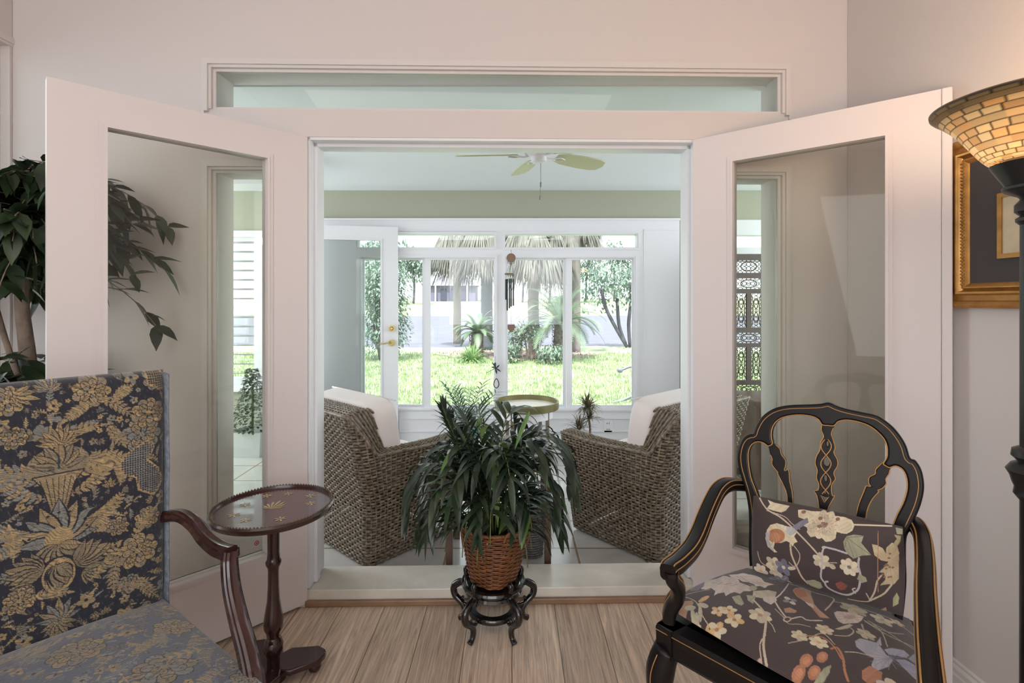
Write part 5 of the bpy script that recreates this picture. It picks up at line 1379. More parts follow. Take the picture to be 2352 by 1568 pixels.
# ================================================================== ROUND TRAY TABLE by the window
D4 = 4.15; x4 = (1210-1176)/F*D4; z4 = EYE-(919-HY)/F*D4; R4 = .256
tr = thing('tray_table', (x4, D4, 0), 'round table with a deep olive-gold rimmed tray top below the wind chimes', 'table')
M_tray = mat('tray_olive_gold', (128, 122, 84), .32, metal=.35)
m = MB(); m.lathe([(R4-.012, z4-.062), (R4, z4-.060), (R4+.004, z4-.05), (R4+.004, z4-.004), (R4+.001, z4), (R4-.006, z4), (R4-.010, z4-.004), (R4-.010, z4-.045)], (x4, D4, 0), 56, cap=False); m.build('tray_rim', M_tray, tr, smooth=True, autos=35)
m = MB(); m.lathe([(0, z4-.060), (R4-.012, z4-.060), (R4-.011, z4-.040), (0, z4-.040)], (x4, D4, 0), 56, cap=False); m.build('tray_base', mat('tray_white', (236, 230, 218), .35), tr, smooth=True, autos=35)
m = MB(); m.lathe([(R4*.80, z4-.13), (R4*.82, z4-.13), (R4*.82, z4-.0605), (R4*.80, z4-.0605)], (x4, D4, 0), 48); m.build('apron', M_white, tr, smooth=True, autos=35)
M_tl = mat('tray_leg_taupe', (128, 122, 104), .5)
for k in range(4):
    a = PI/4+k*PI/2+.15; m = MB(); m.box((-.014, -.014, .0), (.014, .014, z4-.0605), lambda q, a=a: Vector((x4+R4*.77*math.cos(a)+q.x, D4+R4*.77*math.sin(a)+q.y, q.z))); m.build('leg', M_tl, tr)

# small dracaena behind the right armchair
D5 = 4.2; dx = (1347-1176)/F*D5
dr = thing('dracaena', (dx, D5, 0), 'spiky little dracaena in a brown pot behind the right woven armchair', 'plant')
m = MB(); m.lathe([(0, 0), (.07, 0), (.075, .01), (.095, .17), (.10, .19), (.092, .19), (.088, .16), (0, .16)], (dx, D5, 0), 28, cap=False); m.build('pot', mat('brown_pot', (104, 78, 62), .5), dr, smooth=True, autos=40)
m = MB(); m.tube(catmull([(dx+.02, D5, .15), (dx+.03, D5, .28), (dx+.01, D5, .42)], 5), .009, 8); m.tube(catmull([(dx-.02, D5, .15), (dx-.05, D5, .24)], 4), .008, 8); m.build('stem', mat('dracaena_stem', (112, 98, 84), .7), dr, smooth=True)
m = MB(); rn = random.Random(5)
for c, nn, L in (((dx+.01, D5, .45), 90, .17), ((dx+.03, D5, .36), 50, .15), ((dx-.06, D5, .27), 50, .18)):
    for k in range(nn):
        az = rn.uniform(0, 6.28); ti = rn.uniform(.1, 1.35); leaf(m, c, (math.sin(ti)*math.cos(az), math.sin(ti)*math.sin(az), math.cos(ti)), L*rn.uniform(.6, 1), .013, rn.uniform(.8, 2.2), seg=6, mi=0 if rn.random() < .6 else 1)
m.build('foliage', [leafmat('dracaena_leaf', (74, 82, 72), (104, 106, 84), .4, .15, 15), mat('dracaena_dry', (136, 120, 92), .6)], dr, smooth=True)

# ================================================================== CEILING FAN
fxc, fyc, fzb = .147, 2.80, EYE+.786
fn = thing('ceiling_fan', (fxc, fyc, SZ), 'white ceiling fan with pale green blades and pull chain in the sunroom', 'ceiling fan')
m = MB(); m.lathe([(0, fzb-.035), (.030, fzb-.035), (.042, fzb-.028), (.042, fzb-.002), (.060, fzb+.004), (.085, fzb+.02), (.09, fzb+.055), (.07, fzb+.085), (.03, fzb+.10), (.018, fzb+.105), (.018, SZ-.05), (.05, SZ-.045), (.062, SZ-.02), (.062, SZ)], (fxc, fyc, 0), 36); m.build('motor', M_white, fn, smooth=True, autos=40)
M_blade = mat('blade_pale_green', (192, 196, 158), .45)
for k in range(5):
    a = math.radians(32+72*k); e = Vector((math.cos(a), math.sin(a), 0)); n = Vector((-e.y, e.x, 0)); pitch = -.27
    lp_ = [(.115, -.030), (.17, -.052), (.30, -.062), (.40, -.060), (.445, -.045), (.462, 0), (.445, .045), (.40, .060), (.30, .062), (.17, .052), (.115, .030)]
    vs, fs = plate_mesh(lp_, [], .007, .002); m = MB()
    m.add([Vector((fxc, fyc, fzb+.012))+e*v.x+(n*math.cos(pitch)+Vector((0, 0, math.sin(pitch))))*v.y+Vector((0, 0, v.z)) for v in vs], fs)
    bl = m.build('blade', M_blade, fn, smooth=True, autos=40)
    m = MB(); c0 = Vector((fxc, fyc, fzb+.006))
    m.tube(catmull([c0+e*.05, c0+e*.09-Vector((0, 0, .006)), c0+e*.13+n*.025, c0+e*.17+n*.01], 4), .007, 6, flat=.5); m.tube(catmull([c0+e*.05, c0+e*.09-Vector((0, 0, .006)), c0+e*.13-n*.025, c0+e*.17-n*.01], 4), .007, 6, flat=.5); m.build('blade_iron', M_white, bl, smooth=True)
m = MB(); m.tube([(fxc+.01, fyc, fzb-.03), (fxc+.01, fyc, fzb-.14)], .0014, 5); m.tube([(fxc+.01, fyc, fzb-.14), (fxc+.01, fyc, fzb-.165)], .004, 8)
m.tube([(fxc+.008, fyc, fzb-.165), (fxc+.006, fyc, fzb-.215)], .0012, 5); m.tube([(fxc+.006, fyc, fzb-.215), (fxc+.005, fyc, fzb-.235)], .003, 8)
m.build('pull_chain', mat('chain_metal', (130, 130, 120), .35, metal=.6), fn, smooth=True)

# ================================================================== WIND CHIMES
dC = 4.62; q = lambda px, py: P(px, py, dC)
wch = thing('wind_chimes', tuple(q(1173, 575)), 'dark metal wind chimes with wooden discs hanging before the centre window post', 'wind chimes')
M_cw = mat('chime_wood', (126, 98, 80), .5); M_ct = mat('chime_tube', (42, 46, 48), .3, metal=.5); M_st = mat('chime_string', (70, 66, 62), .7)
def disc_y(mb, c, r, th=.008):
    mb.ring([c-Vector((0, th/2, 0)), c+Vector((0, th/2, 0))], False, lambda i: [(r*math.cos(2*PI*k/28), r*math.sin(2*PI*k/28)) for k in range(28)])
m = MB(); disc_y(m, q(1174, 592), .041); m.build('top_disc', M_cw, wch, smooth=True, autos=40)
m = MB(); c = q(1170, 629); m.lathe([(0, -.006), (.040, -.006), (.045, 0), (.040, .006), (0, .006)], c, 28, cap=False); m.build('hanger_disc', M_cw, wch, smooth=True, autos=40)
for k, (dxk, y0_, y1_) in enumerate(((-9, 641, 688), (-6, 640, 713), (-1, 640, 708), (3, 640, 704), (8, 641, 702))):
    a = 2*PI*k/5+.3; m = MB(); p0 = q(1171+dxk, y0_); p0.y += .026*math.sin(a); p1 = p0.copy(); p1.z = q(1171, y1_).z; m.tube([p0, p1], .0075, 10); m.build('tube', M_ct, wch, smooth=True, autos=40)
m = MB(); tp_ = q(1174, 602)
m.tube([P(1174, 574, 4.70), q(1174, 574), q(1174, 581)], .0018, 5)
for dxk in (-9, 9): m.tube([tp_, q(1171+dxk, 628)], .0012, 4); m.tube([q(1171+dxk, 629), q(1171+dxk, 641)], .0012, 4)
m.tube([tp_, q(1172, 628)], .0012, 4); m.tube([q(1172, 629), q(1174, 745)], .0012, 4); m.build('string', M_st, wch)
m = MB(); sh = [(-8, -7), (8, -7), (9, 0), (4, 8), (-2, 10), (-8, 3)]; vs, fs = plate_mesh([(a*dC/F, -b_*dC/F) for a, b_ in sh], [], .008, .002); c = q(1174, 752); m.add([(c.x+v.x, c.y+v.z, c.z+v.y) for v in vs], fs); m.build('wind_sail', M_cw, wch, smooth=True, autos=40)
# dragonfly ornament hung on the window by a sucker
dD = 4.655; q = lambda px, py: P(px, py, dD)
dg_ = thing('dragonfly_ornament', tuple(q(1138, 818)), 'small dark dragonfly ornament with a drop ring hanging on the window post', 'ornament')
M_do = mat('ornament_dark', (38, 42, 40), .5)
m = MB(); m.tube([q(1137, 833), q(1139, 855)], [.008, .004], 8); m.tube([q(1138, 845), q(1118, 856)], [.004, .0015], 6)
for a, b_ in (((1139, 843), (1130, 832)), ((1139, 845), (1150, 853)), ((1139, 846), (1147, 838)), ((1139, 846), (1141, 858)), ((1139, 843), (1129, 843))): m.tube([q(*a), q((a[0]+b_[0])/2, (a[1]+b_[1])/2), q(*b_)], [.003, .008, .003], 6)
m.build('dragonfly', M_do, dg_, smooth=True)
m = MB(); m.tube(catmull([q(1140, 869), q(1146, 882), q(1140, 891), q(1134, 882)], 5, closed=True), .004, 6, closed=True); m.build('drop_ring', M_do, dg_, smooth=True)
m = MB(); m.tube([P(1138, 818, 4.70), q(1138, 818), q(1138, 833)], .0012, 4); m.tube([q(1139, 855), q(1140, 869)], .001, 4); m.build('string', M_st, dg_)

# ================================================================== CARVED SCREEN (right bay) and cabinet, topiary (left bay)
M_scr = mat('carved_wood', (84, 74, 72), .5, noise=(20, .2))
cs_ = thing('carved_screen', (2.05, 4.35, 0), 'dark carved openwork wooden screen standing before the window right of the doorway', 'room divider')
DS = 4.35; sx_ = lambda px: (px-1176)/F*DS; szz = lambda py: EYE-(py-HY)/F*DS
for pi_, (xa, xb) in enumerate(((sx_(1610), sx_(1676)), (sx_(1680), sx_(1762)), (sx_(1766), sx_(1840)))):
    rows_ = [(597, 626), (639, 663), (674, 752), (764, 788), (797, 873), (884, 905)]; holes = []
    xm = (xa+xb)/2
    for i, (a, b_) in enumerate(rows_):
        if b_-a > 50: holes += [(xa+.045, xm-.02, szz(b_), szz(a)), (xm+.02, xb-.045, szz(b_), szz(a))]
        else: holes += [(xa+.045, xb-.045, szz(b_), szz(a))]
    m = MB(); holed(m, xa, xb, .02, szz(583), DS, DS+.025, holes); p_ = m.build('screen_panel', M_scr, cs_, bevel=.0)
    m = MB(); rn = random.Random(8+pi_)
    for (a, b_, c_, d_) in holes:
        w_, h_2 = b_-a, d_-c_; cx, cz = (a+b_)/2, (c_+d_)/2
        nx = max(2, int(w_/.034)); nz_ = max(2, int(h_2/.034))
        for i in range(nx+1):
            for j in range(nz_+1):
                x = a+w_*i/nx; z = c_+h_2*j/nz_; r = .0165
                m.tube([(x+r*math.cos(t), DS+.012, z+r*math.sin(t)) for t in np.linspace(0, 2*PI, 11)[:-1]], .0032, 4, closed=True)
        m.tube([(cx+w_*.32*math.cos(t), DS+.010, cz+h_2*.36*math.sin(t)) for t in np.linspace(0, 2*PI, 25)[:-1]], .005, 5, closed=True)
        m.tube([(a, DS+.012, c_), (b_, DS+.012, d_)], .003, 4); m.tube([(a, DS+.012, d_), (b_, DS+.012, c_)], .003, 4)
    m.build('fretwork', M_scr, p_)
tpi = thing('topiary', (-2.28, 4.50, 0), 'clipped ivy topiary in a square white planter under the shuttered window', 'plant')
m = MB(); vs = []
for z, r in ((0, .115), (.215, .135), (.215, .12), (.18, .12)):
    vs += [(-2.26+a*r, 4.46+b_*r, z) for a, b_ in ((-1, -1), (1, -1), (1, 1), (-1, 1))]
m.add(vs, [(i*4+j, i*4+(j+1) % 4, (i+1)*4+(j+1) % 4, (i+1)*4+j) for i in range(3) for j in range(4)]+[(12, 13, 14, 15)]); m.build('planter', mat('planter_white', (206, 210, 208), .5), tpi)
m = MB(); rn = random.Random(4); M_ivy = leafmat('ivy_leaf', (52, 78, 58), (84, 110, 84), .4, .15, 10)
for k in range(900):
    t = rn.random(); z = .22+.52*t; r = (.15*(1-t)+.03)*rn.uniform(.6, 1.05); a = rn.uniform(0, 6.28)
    leaf(m, (-2.26+r*math.cos(a), 4.46+r*math.sin(a), z), (math.cos(a), math.sin(a), rn.uniform(-.3, .6)), .035, .028, .8, seg=2)
m.build('foliage', M_ivy, tpi, smooth=True)
m = MB(); m.tube([(-2.26, 4.46, .18), (-2.26, 4.46, .6)], .01, 8); m.build('stem', M_stem, tpi, smooth=True)
# dark wooden cabinet behind the right bay glass
cb = thing('side_cabinet', (2.1, 3.75, 0), 'dark wooden cabinet seen through the glass right of the doorway', 'cabinet')
m = MB(); m.box((1.72, 3.6, .06), (2.5, 3.98, .60)); m.build('body', M_tw, cb, bevel=.005)
m = MB(); m.box((1.69, 3.57, .60), (2.53, 4.0, .63)); m.build('cabinet_top', M_tw, cb, bevel=.006)
for x in (1.75, 2.12):
    m = MB(); holed(m, x, x+.345, .10, .57, 3.585, 3.599, [(x+.05, x+.295, .16, .51)]); d_ = m.build('cabinet_door', M_tw, cb)
    m = MB(); m.tube([(x+(.325 if x < 2 else .02), 3.585, .36), (x+(.325 if x < 2 else .02), 3.565, .36)], [.006, .011], 10); m.build('knob', M_brass, d_, smooth=True)
for x in (1.75, 2.47):
    for y in (3.63, 3.95): m = MB(); m.box((x-.02, y-.02, 0), (x+.02, y+.02, .062)); m.build('foot', M_tw, cb)

# ================================================================== FICUS TREE in the left corner
M_fic = leafmat('ficus_leaf', (30, 42, 30), (62, 82, 50), .35, .10, 6)
M_bark = mat('ficus_bark', (124, 108, 96), .8, noise=(18, .35), bump=(60, .8))
fx0, fy0 = (68-1176)/F*1.93, 1.93
fc = thing('ficus_tree', (fx0, fy0, 0), 'leafy dark green ficus tree in the left corner behind the open glazed door', 'tree')
m = MB(); tr1 = catmull([(fx0, fy0, .28), (fx0+.01, fy0, .8), (fx0-.005, fy0, 1.1), (fx0-.03, fy0, 1.35), (fx0-.01, fy0, 1.6), (fx0+.03, fy0, 1.85)], 6); m.tube(tr1, [np.interp(i/(len(tr1)-1), [0, 1], [.034, .012]) for i in range(len(tr1))], 10)
m.tube(catmull([(fx0+.01, fy0+.02, .7), (fx0+.03, fy0+.03, .95), (fx0+.075, fy0+.02, 1.2), (fx0+.09, fy0, 1.5)], 5), .012, 8); m.tube(catmull([(fx0, fy0-.02, 1.0), (fx0-.05, fy0-.03, 1.15), (fx0-.12, fy0-.02, 1.35)], 5), .010, 8)
m.build('trunk', M_bark, fc, smooth=True)
m = MB(); rn = random.Random(12); mt_ = MB()
def in_room(p): return XL+.03 < p[0] < -1.34 and p[1] < 2.2 and p[1] > 1.66 and not (p[0] > -1.62 and p[1] < 1.60+(p[0]+1.62)*1.05+.12)
def ficus_leaf(mb, p, d, L):
    d = Vector(d).normalized(); sd = d.cross(Vector((rn.uniform(-.4, .4), rn.uniform(-.4, .4), 1))).normalized(); nn = sd.cross(d); vs = []; W = L*.24
    for i, (t, w_) in enumerate(((0, .05), (.18, .75), (.42, 1), (.68, .72), (.88, .28), (1.02, .0))):
        c = Vector(p)+d*L*t-Vector((0, 0, 1))*L*.14*t*t; vs += [c-sd*W*w_+nn*W*.25*w_, c, c+sd*W*w_+nn*W*.25*w_]
    mb.add(vs, [f for i in range(5) for a in [i*3] for f in ((a, a+1, a+4, a+3), (a+1, a+2, a+5, a+4))])
cnt = 0
for br in range(95):
    az = rn.uniform(0, 6.28); zc2 = rn.uniform(1.50, 1.92); p = Vector((fx0, fy0, zc2-.05)); d = Vector((math.cos(az), math.sin(az)*.6, rn.uniform(-.1, .7))).normalized(); L = rn.uniform(.2, .50) if math.cos(az) > 0 else rn.uniform(.12, .35); pts = [p.copy()]
    for i in range(8):
        d = (d-Vector((0, 0, .17))).normalized(); p = p+d*L/8
        if not in_room(p): break
        pts.append(p.copy())
        for s in range(2):
            dd = Vector((d.x+rn.uniform(-.7, .7), d.y*.6+rn.uniform(-.6, .6), rn.uniform(-1.3, .3)))
            tip = p+dd.normalized()*.1
            if in_room(tip): ficus_leaf(m, p, dd, rn.uniform(.075, .115))
    if len(pts) > 2: mt_.tube(pts, .0022, 4)
for k in range(150):   # low dark leaves round the trunk
    p = Vector((fx0+rn.uniform(-.2, .16), fy0+rn.uniform(-.13, .2), rn.uniform(.95, 1.13)))
    if in_room(p): ficus_leaf(m, p, (rn.uniform(-1, 1), rn.uniform(-.8, .6), rn.uniform(-1, .3)), rn.uniform(.08, .12))
m.build('foliage', M_fic, fc, smooth=True); mt_.build('twig', M_bark, fc)
m = MB(); m.lathe([(0, 0), (.11, 0), (.12, .01), (.155, .28), (.16, .30), (.15, .30), (.14, .27), (0, .27)], (fx0, fy0, 0), 36, cap=False); m.build('pot', mat('ficus_pot', (92, 66, 48), .6), fc, smooth=True, autos=40)

# ================================================================== THE GARDEN
GZ = -.10
def gp(px, py): p = PZ(px, py, GZ); return p
M_lawn = mat('lawn', (150, 166, 128), .9, noise=(2.2, .28)); M_water = mat('lake_water', (106, 106, 118), .6, spec=.1, noise=(1.2, .1), bump=(6, .5))
M_bank = mat('far_lawn', (160, 170, 128), .9, noise=(.3, .12))
def bank_y(x): return 16.9+.35*math.sin(x*.6)-.03*x
m = MB(); nx = 60; vs = []; fs = []
for i in range(nx+1):
    x = -30+60*i/nx; vs += [(x, 4.9, GZ), (x, 12, GZ), (x, bank_y(x)-.8, GZ-.02), (x, bank_y(x), GZ-.12)]
for i in range(nx):
    for j in range(3): fs.append((i*4+j, (i+1)*4+j, (i+1)*4+j+1, i*4+j+1))
m.add(vs, fs); tag(m.build('lawn', M_lawn, smooth=True), None, None, kind='structure')
m = MB(); m.add([(-90, 16, GZ-.09), (90, 16, GZ-.09), (120, 56, GZ-.09), (-120, 56, GZ-.09)], [(0, 1, 2, 3)]); struct(m.build('lake', M_water))
m = MB(); vs = []; fs = []
for i in range(41):
    x = -160+8*i; y = 52+1.5*math.sin(i*.9); vs += [(x, y, GZ-.1), (x, y+.4, GZ+.25), (x, 66, .55), (x, 90, 1.4), (x, 200, 2.2)]
for i in range(40):
    for j in range(4): fs.append((i*5+j, (i+1)*5+j, (i+1)*5+j+1, i*5+j+1))
m.add(vs, fs); struct(m.build('far_bank', M_bank, smooth=True))
# blades of the near lawn
rg = np.random.RandomState(6); nb = 52000
yy = 5.0+rg.rand(nb)**1.5*9.0; xx = (rg.rand(nb)*2-1)*.62*yy-.02*yy
hh = .035+.05*rg.rand(nb); aa = rg.rand(nb)*6.283; lean = (rg.rand(nb, 2)-.5)*.04; wdh = .0032+.0007*yy
v = np.zeros((nb, 3, 3)); v[:, 0] = np.stack([xx-wdh*np.cos(aa), yy-wdh*np.sin(aa), np.full(nb, GZ)], 1); v[:, 1] = np.stack([xx+wdh*np.cos(aa), yy+wdh*np.sin(aa), np.full(nb, GZ)], 1); v[:, 2] = np.stack([xx+lean[:, 0], yy+lean[:, 1], GZ+hh], 1)
me = bpy.data.meshes.new('grass'); me.vertices.add(nb*3); me.vertices.foreach_set('co', v.astype(np.float32).ravel()); me.loops.add(nb*3); me.loops.foreach_set('vertex_index', np.arange(nb*3, dtype=np.int32)); me.polygons.add(nb)
me.polygons.foreach_set('loop_start', np.arange(0, nb*3, 3, dtype=np.int32)); me.polygons.foreach_set('loop_total', np.full(nb, 3, np.int32)); me.update(calc_edges=True); me.validate()
me.materials.append(leafmat('grass_blade', (128, 148, 104), (186, 196, 156), .7, .35, 5)); o = bpy.data.objects.new('grass', me); COL.objects.link(o); tag(o, 'bright green lawn grass outside the windows', 'grass', kind='stuff')
# mulch bed
M_mulch = mat('mulch', (170, 152, 146), .95, noise=(14, .4), bump=(30, .8))
c = gp(1190, 818); m = MB(); K = 48; vs = [(c.x, c.y+.4, GZ+.10)]
for k in range(K):
    a = 2*PI*k/K; r = 1+.08*math.sin(3*a)+.05*math.sin(7*a); vs.append((c.x+2.15*r*math.cos(a), c.y+.4+1.15*r*math.sin(a), GZ+.008))
m.add(vs, [(0, 1+k, 1+(k+1) % K) for k in range(K)]); struct(m.build('mulch_bed', M_mulch, smooth=True))
m = MB(); rn = random.Random(30)
for k in range(1500):
    a = rn.uniform(0, 6.28); r = math.sqrt(rn.random()); p = Vector((c.x+2.1*r*math.cos(a), c.y+.4+1.1*r*math.sin(a), GZ+.10*(1-r)+.015)); d = Vector((rn.uniform(-1, 1), rn.uniform(-1, 1), rn.uniform(-.2, .3))).normalized(); s = d.cross(Vector((0, 0, 1))).normalized()
    m.add([p-s*.012, p+s*.012, p+d*.07+s*.012, p+d*.07-s*.012], [(0, 1, 2, 3)], rn.randrange(2))
tag(m.build('leaf_litter', [mat('bark_chip', (150, 120, 108), .9), mat('bark_chip_pale', (206, 192, 182), .9)]), 'brown leaf litter and bark chips around the cycads', 'mulch', kind='stuff')

M_cyc = leafmat('cycad_leaf', (100, 126, 106), (138, 158, 128), .45, .25, 2)
M_trk = mat('cycad_trunk', (104, 98, 98), .9, noise=(16, .35), bump=(40, 1.0)); M_trk2 = mat('palm_trunk', (138, 130, 128), .9, noise=(5, .16), bump=(20, .6))
def cycad(base, hT, rT, L, nF, label, sd, group='cycads in the garden bed', mt=None):
    r_ = random.Random(sd); t = thing('cycad', tuple(base), label, 'palm', group); base = Vector(base); top = base+Vector((.03, 0, hT))
    m = MB(); nn = 14; m.tube([base.lerp(top, i/nn) for i in range(nn+1)], [rT*(1+.06*(i % 2))*(1.05-.15*i/nn) for i in range(nn+1)], 14)
    for i in range(nn*9):
        a = i*2.4; z = hT*(i/(nn*9)); c = base+Vector((rT*math.cos(a), rT*math.sin(a), z)); m.tube([c, c+Vector((.03*math.cos(a), .03*math.sin(a), .03))], [.018, .004], 4)
    m.build('trunk', M_trk, t)
    m = MB()
    for k in range(nF):
        az = 2*PI*k/nF*1.618+r_.uniform(-.1, .1); ti = .25+1.25*((k*.618) % 1); d = Vector((math.sin(ti)*math.cos(az), math.sin(ti)*math.sin(az), math.cos(ti))); p = top.copy(); pts = [p.copy()]; n = 18; LL = L*r_.uniform(.85, 1.1)
        for i in range(n): d = (d-Vector((0, 0, .05+.006*i))).normalized(); p = p+d*LL/n; pts.append(p.copy())
        m.tube(pts, [.012*(1-.8*i/n) for i in range(n+1)], 4)
        for i in range(2, n+1):
            tdir = (pts[i]-pts[i-1]).normalized(); sd_ = tdir.cross(Vector((0, 0, 1))); sd_ = sd_.normalized() if sd_.length > .05 else Vector((1, 0, 0)); ll = L*.20*math.sin(PI*min(.96, .15+i/n*.85))**.6
            for q_ in (0, .5):
                pp = pts[i-1].lerp(pts[i], q_+.25) if i <= n else pts[i]
                for s in (-1, 1):
                    e = pp+(tdir*.55+sd_*s*.85+Vector((0, 0, .12))).normalized()*ll; w_ = tdir*.013
                    m.add([pp-w_, pp+w_, e], [(0, 1, 2)])
    m.build('frond', mt or M_cyc, t, smooth=False); return t
b1 = gp(1284, 806); b1 = P(1284, 806, 12.3); cycad((b1.x, b1.y, GZ+.05), .82, .15, 1.28, 40, 'large cycad palm behind the sash right of the wind chimes', 1)
b1 = P(1094, 806, 12.8); cycad((b1.x, b1.y, GZ+.05), .56, .16, .72, 34, 'smaller cycad palm left of the centre window post', 2)
# bright fern mound at its foot
t_ = P(1083, 820, 11.9); fm = thing('fern', (t_.x, t_.y, GZ), 'round bright green fern mound in front of the smaller cycad', 'fern'); m = MB(); rn = random.Random(3)
for k in range(170):
    az = rn.uniform(0, 6.28); ti = rn.uniform(.05, 1.2); leaf(m, (t_.x+.08*math.cos(az), t_.y+.08*math.sin(az), GZ+.02), (math.sin(ti)*math.cos(az), math.sin(ti)*math.sin(az), math.cos(ti)), rn.uniform(.3, .5), .03, 1.5, seg=5)
m.build('frond', leafmat('fern_leaf', (118, 150, 98), (150, 176, 122), .6, .3, 3), fm, smooth=True)
# leafy shrubs and stems of the bed
M_shr = leafmat('shrub_leaf', (100, 124, 108), (140, 158, 140), .5, .25, 2); M_stm = mat('shrub_stem', (140, 122, 122), .8)
def leaf_cloud(mb, c, R, n, s, r_, shell=.5):
    for k in range(n):
        v = Vector((r_.gauss(0, 1), r_.gauss(0, 1), r_.gauss(0, 1))).normalized()*(shell+(1-shell)*r_.random()); p = Vector(c)+Vector((v.x*R[0], v.y*R[1], v.z*R[2]))
        leaf(mb, p, (v.x+r_.uniform(-.6, .6), v.y+r_.uniform(-.6, .6), r_.uniform(-.8, .5)), s*r_.uniform(.7, 1.2), s*.42, .6, seg=2)
def shrub(px, d, w_, h, label, sd, n=330, s=.11, mt=None, group='shrubs in the garden bed', name='shrub', stems=7):
    r_ = random.Random(sd); b_ = P(px, 800, d); t = thing(name, (b_.x, d, GZ), label, 'shrub', group); m = MB()
    leaf_cloud(m, (b_.x, d, GZ+h*.66), (w_/2, w_/2, h*.36), n, s, r_, .35)
    if h < .8 or h > 2: leaf_cloud(m, (b_.x, d, GZ+h*.3), (w_/2, w_/2, h*.3), n//2, s, r_, .35)
    m.build('foliage', mt or M_shr, t, smooth=True); m = MB()
    for k in range(stems):
        a = r_.uniform(0, 6.28); m.tube(catmull([(b_.x+.1*math.cos(a), d+.1*math.sin(a), GZ), (b_.x+.22*w_*math.cos(a), d+.1*math.sin(a), GZ+h*.4), (b_.x+.36*w_*math.cos(a), d+.1*math.sin(a), GZ+h*.8)], 3), [.018]*4+[.010]*3, 5)
    m.build('stem', M_stm, t, smooth=True)
shrub(1190, 12.6, .6, .95, 'thin-stemmed shrub behind the wind sail of the chimes', 1)
shrub(1222, 12.2, .7, 1.0, 'many-stemmed shrub between the wind chimes and the large cycad', 2, stems=12)
shrub(1265, 11.6, .75, .45, 'low leafy shrub at the foot of the large cycad', 3, n=260, stems=3)
shrub(1175, 11.8, .5, .50, 'low shrub beside the centre window post', 4, n=200, stems=3)
shrub(882, 12.4, 1.35, 2.5, 'tall dense shrub seen through the glazed inner door', 5, n=3400, s=.12, group=None, name='garden_bush')
# sabal palms: straight trunks with skirts of hanging fans
M_skirt = leafmat('hanging_frond', (98, 96, 92), (140, 138, 130), .8, .2, 2)
def sabal(px, d, top, rT, R, label, sd, n=44, low=1.5, mt=None):
    r_ = random.Random(sd); x = (px-1176)/F*d; t = thing('sabal_palm', (x, d, GZ), label, 'palm', 'tall palms in the garden'); m = MB()
    nn = 26; m.tube([(x+.003*math.sin(i), d, GZ+(top-GZ)*i/nn) for i in range(nn+1)], [rT*(1+.05*(i % 2)) for i in range(nn+1)], 14); m.build('trunk', mt or M_trk2, t, smooth=True); m = MB()
    for k in range(n):
        az = r_.uniform(0, 6.28); st_ = Vector((x, d, top+r_.uniform(-.35, .1))); e = st_+Vector((math.cos(az)*R*.55, math.sin(az)*R*.55, r_.uniform(-.35, .25))); m.tube([st_, (st_+e)/2+Vector((0, 0, .08)), e], .008, 4)
        out = Vector((math.cos(az), math.sin(az), 0)); sd_ = Vector((-out.y, out.x, 0))
        for q_ in range(13):
            f = (q_-6)/6; dd = (out*(.55-.3*abs(f))+sd_*f*.55+Vector((0, 0, -1.0+r_.uniform(-.15, .1)))).normalized(); leaf(m, e, dd, low*r_.uniform(.35, .62), .05, .6, side=sd_, seg=3, fold=.3)
    m.build('frond', M_skirt, t, smooth=True)
sabal(1118, 15.0, 3.30, .17, 1.15, 'tall palm with a grey skirt of hanging fronds left of the centre post', 5, n=64, low=2.2, mt=mat('palm_trunk_grey', (96, 102, 112), .9, noise=(6, .2)))
sabal(1322, 14.0, 3.55, .13, 1.0, 'tall pale-trunked palm behind the mullion of the right window', 6, n=34)
sabal(1225, 13.2, 3.15, .14, 1.15, 'grey palm crown of drooping fans high above the large cycad', 7, n=64, low=2.3)
sabal(1050, 17.0, 3.45, .13, 1.1, 'palm crown hanging in front of the far house', 8, n=64, low=2.3)
# branching tree at the right
def far_tree(name, px, d, base_z, h, w_, trunk_pts, label, sd, n=900, s=.2, mt=None, group='trees beyond the lawn', tr_r=.07):
    r_ = random.Random(sd); x = (px-1176)/F*d; t = thing(name, (x, d, base_z), label, 'tree', group); m = MB()
    for pts in trunk_pts:
        P_ = [Vector((x+a, d+b_, base_z+z)) for a, b_, z in pts]; m.tube(catmull(P_, 4), tr_r, 7)
    m.build('trunk', mat_trunk, t, smooth=True); m = MB()
    for k in range(7):
        c = (x+r_.uniform(-.32, .32)*w_, d+r_.uniform(-.3, .3)*w_, base_z+h*r_.uniform(.55, .85)); leaf_cloud(m, c, (w_*.33, w_*.3, h*.22), n//7, s, r_, .3)
    m.build('foliage', mt or M_far, t, smooth=True); return t
mat_trunk = mat('tree_bark', (84, 80, 92), .9, noise=(6, .2)); M_far = leafmat('tree_leaf', (108, 132, 118), (140, 158, 140), .6, .3, 1.2); M_far2 = leafmat('distant_leaf', (106, 126, 118), (134, 150, 138), .7, .3, .6)
far_tree('garden_tree', 1440, 15.8, GZ, 2.9, 2.7, [[(0, 0, 0), (-.35, 0, .6), (-.65, 0, 1.2), (-.8, 0, 1.8)], [(-.05, 0, .1), (-.25, 0, .7), (-.3, 0, 1.5)], [(.1, 0, 0), (.05, 0, .7), (.12, 0, 1.4), (.1, 0, 2.0)]], 'pale branching tree on the lawn edge behind the rightmost pane', 9, n=1500, s=.18, tr_r=.055, group=None)
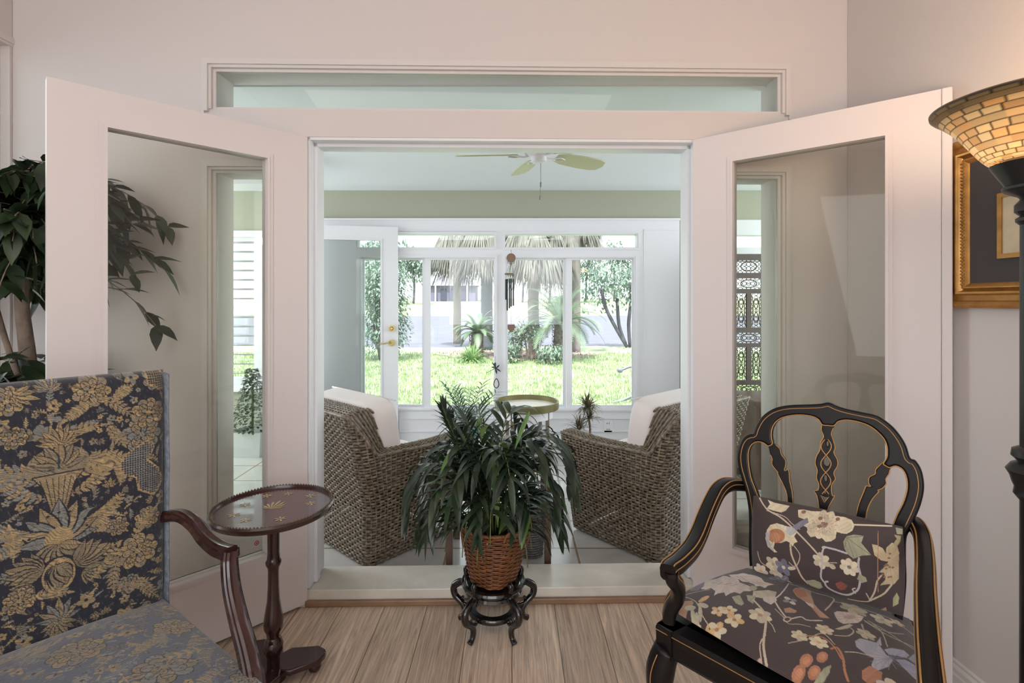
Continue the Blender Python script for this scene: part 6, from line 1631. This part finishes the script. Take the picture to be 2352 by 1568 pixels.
for i, (px, d, h, w_, lb) in enumerate(((846, 70, 9, 7, 'hazy tree across the lake behind the inner door'), (905, 74, 10, 8, 'hazy round tree across the lake left of the far house'), (950, 72, 8, 6, 'slim hazy tree across the lake just left of the far house'), (1135, 86, 9, 9, 'hazy tree beside the far house at its right'), (1200, 80, 8, 9, 'hazy tree across the lake behind the wind chimes'), (1262, 76, 8, 8, 'hazy tree across the lake above the large cycad'), (1345, 80, 9, 9, 'hazy tree across the lake behind the pale-trunked palm'), (1410, 84, 10, 10, 'hazy wide tree across the lake at the right'), (1480, 84, 9, 9, 'hazy tree across the lake behind the right window frame'))):
    far_tree('distant_tree', px, d, .9, h, w_*.62, [[(0, 0, 0), (.1, 0, h*.3), (0, 0, h*.6)]], lb, 20+i, n=700, s=.8, mt=M_far2, tr_r=.16)
# house across the lake
dH = 84; hx0, hx1 = (983-1176)/F*dH, (1092-1176)/F*dH; hz0 = 1.1; hz1 = EYE+(HY-656)/F*dH
hs_ = thing('lake_house', ((hx0+hx1)/2, dH, hz0), 'distant lilac-grey house with a screened porch across the lake', 'house')
M_h = mat('house_wall', (112, 108, 132), .8); m = MB(); m.box((hx0, dH, hz0), (hx1, dH+6, hz1)); m.build('wall', M_h, hs_)
m = MB(); zr = EYE+(HY-641)/F*dH; m.add([(hx0-.4, dH-.5, hz1), (hx1+.4, dH-.5, hz1), (hx1+.4, dH+6.5, hz1), (hx0-.4, dH+6.5, hz1), (hx0+2, dH+3, zr+.6), (hx1-2, dH+3, zr+.6)], [(0, 1, 5, 4), (1, 2, 5), (2, 3, 4, 5), (3, 0, 4), (3, 2, 1, 0)]); m.build('roof', mat('house_roof', (124, 120, 142), .8), hs_)
for a in (1012, 1032, 1056): m = MB(); m.box(((a-1176)/F*dH, dH-.12, hz0+.3), ((a+14-1176)/F*dH, dH-.01, hz1-.5)); m.build('window', mat('house_window', (70, 70, 92), .3), hs_)
for a in (1000, 1072): m = MB(); m.box(((a-1176)/F*dH, dH-.6, hz0), ((a+3-1176)/F*dH, dH-.4, hz1)); m.build('porch_post', mat('porch_white', (230, 230, 234), .6), hs_)
# curved metal garden ornament at the right pane
M_or = mat('ornament_steel', (120, 124, 140), .35, metal=.3); dO = 7.2; q = lambda px, py: P(px, py, dO)
go = thing('garden_ornament', (q(1480, 900).x, dO, GZ), 'curved grey metal garden ornament outside the rightmost pane', 'ornament')
m = MB(); pts = catmull([q(1427, 849), q(1434, 847), q(1443, 843), q(1456, 842), q(1472, 852), q(1482, 880), q(1484, 960), q(1484, 1000)], 6); m.tube(pts, .017, 10); m.lathe([(0, -.04), (.03, -.03), (.045, 0), (.03, .03), (0, .04)], q(1424, 850), 16, cap=False); m.build('hook', M_or, go, smooth=True)
m = MB(); m.tube(catmull([q(1404, 925), q(1430, 919), (q(1455, 908)), q(1484, 895)], 5), .022, 10); m.build('arm', M_or, go, smooth=True)
m = MB(); m.lathe([(0, 0), (.14, 0), (.14, .02), (.03, .04), (.02, .1)], (q(1484, 900).x, dO, GZ), 20); m.build('foot', M_or, go, smooth=True)
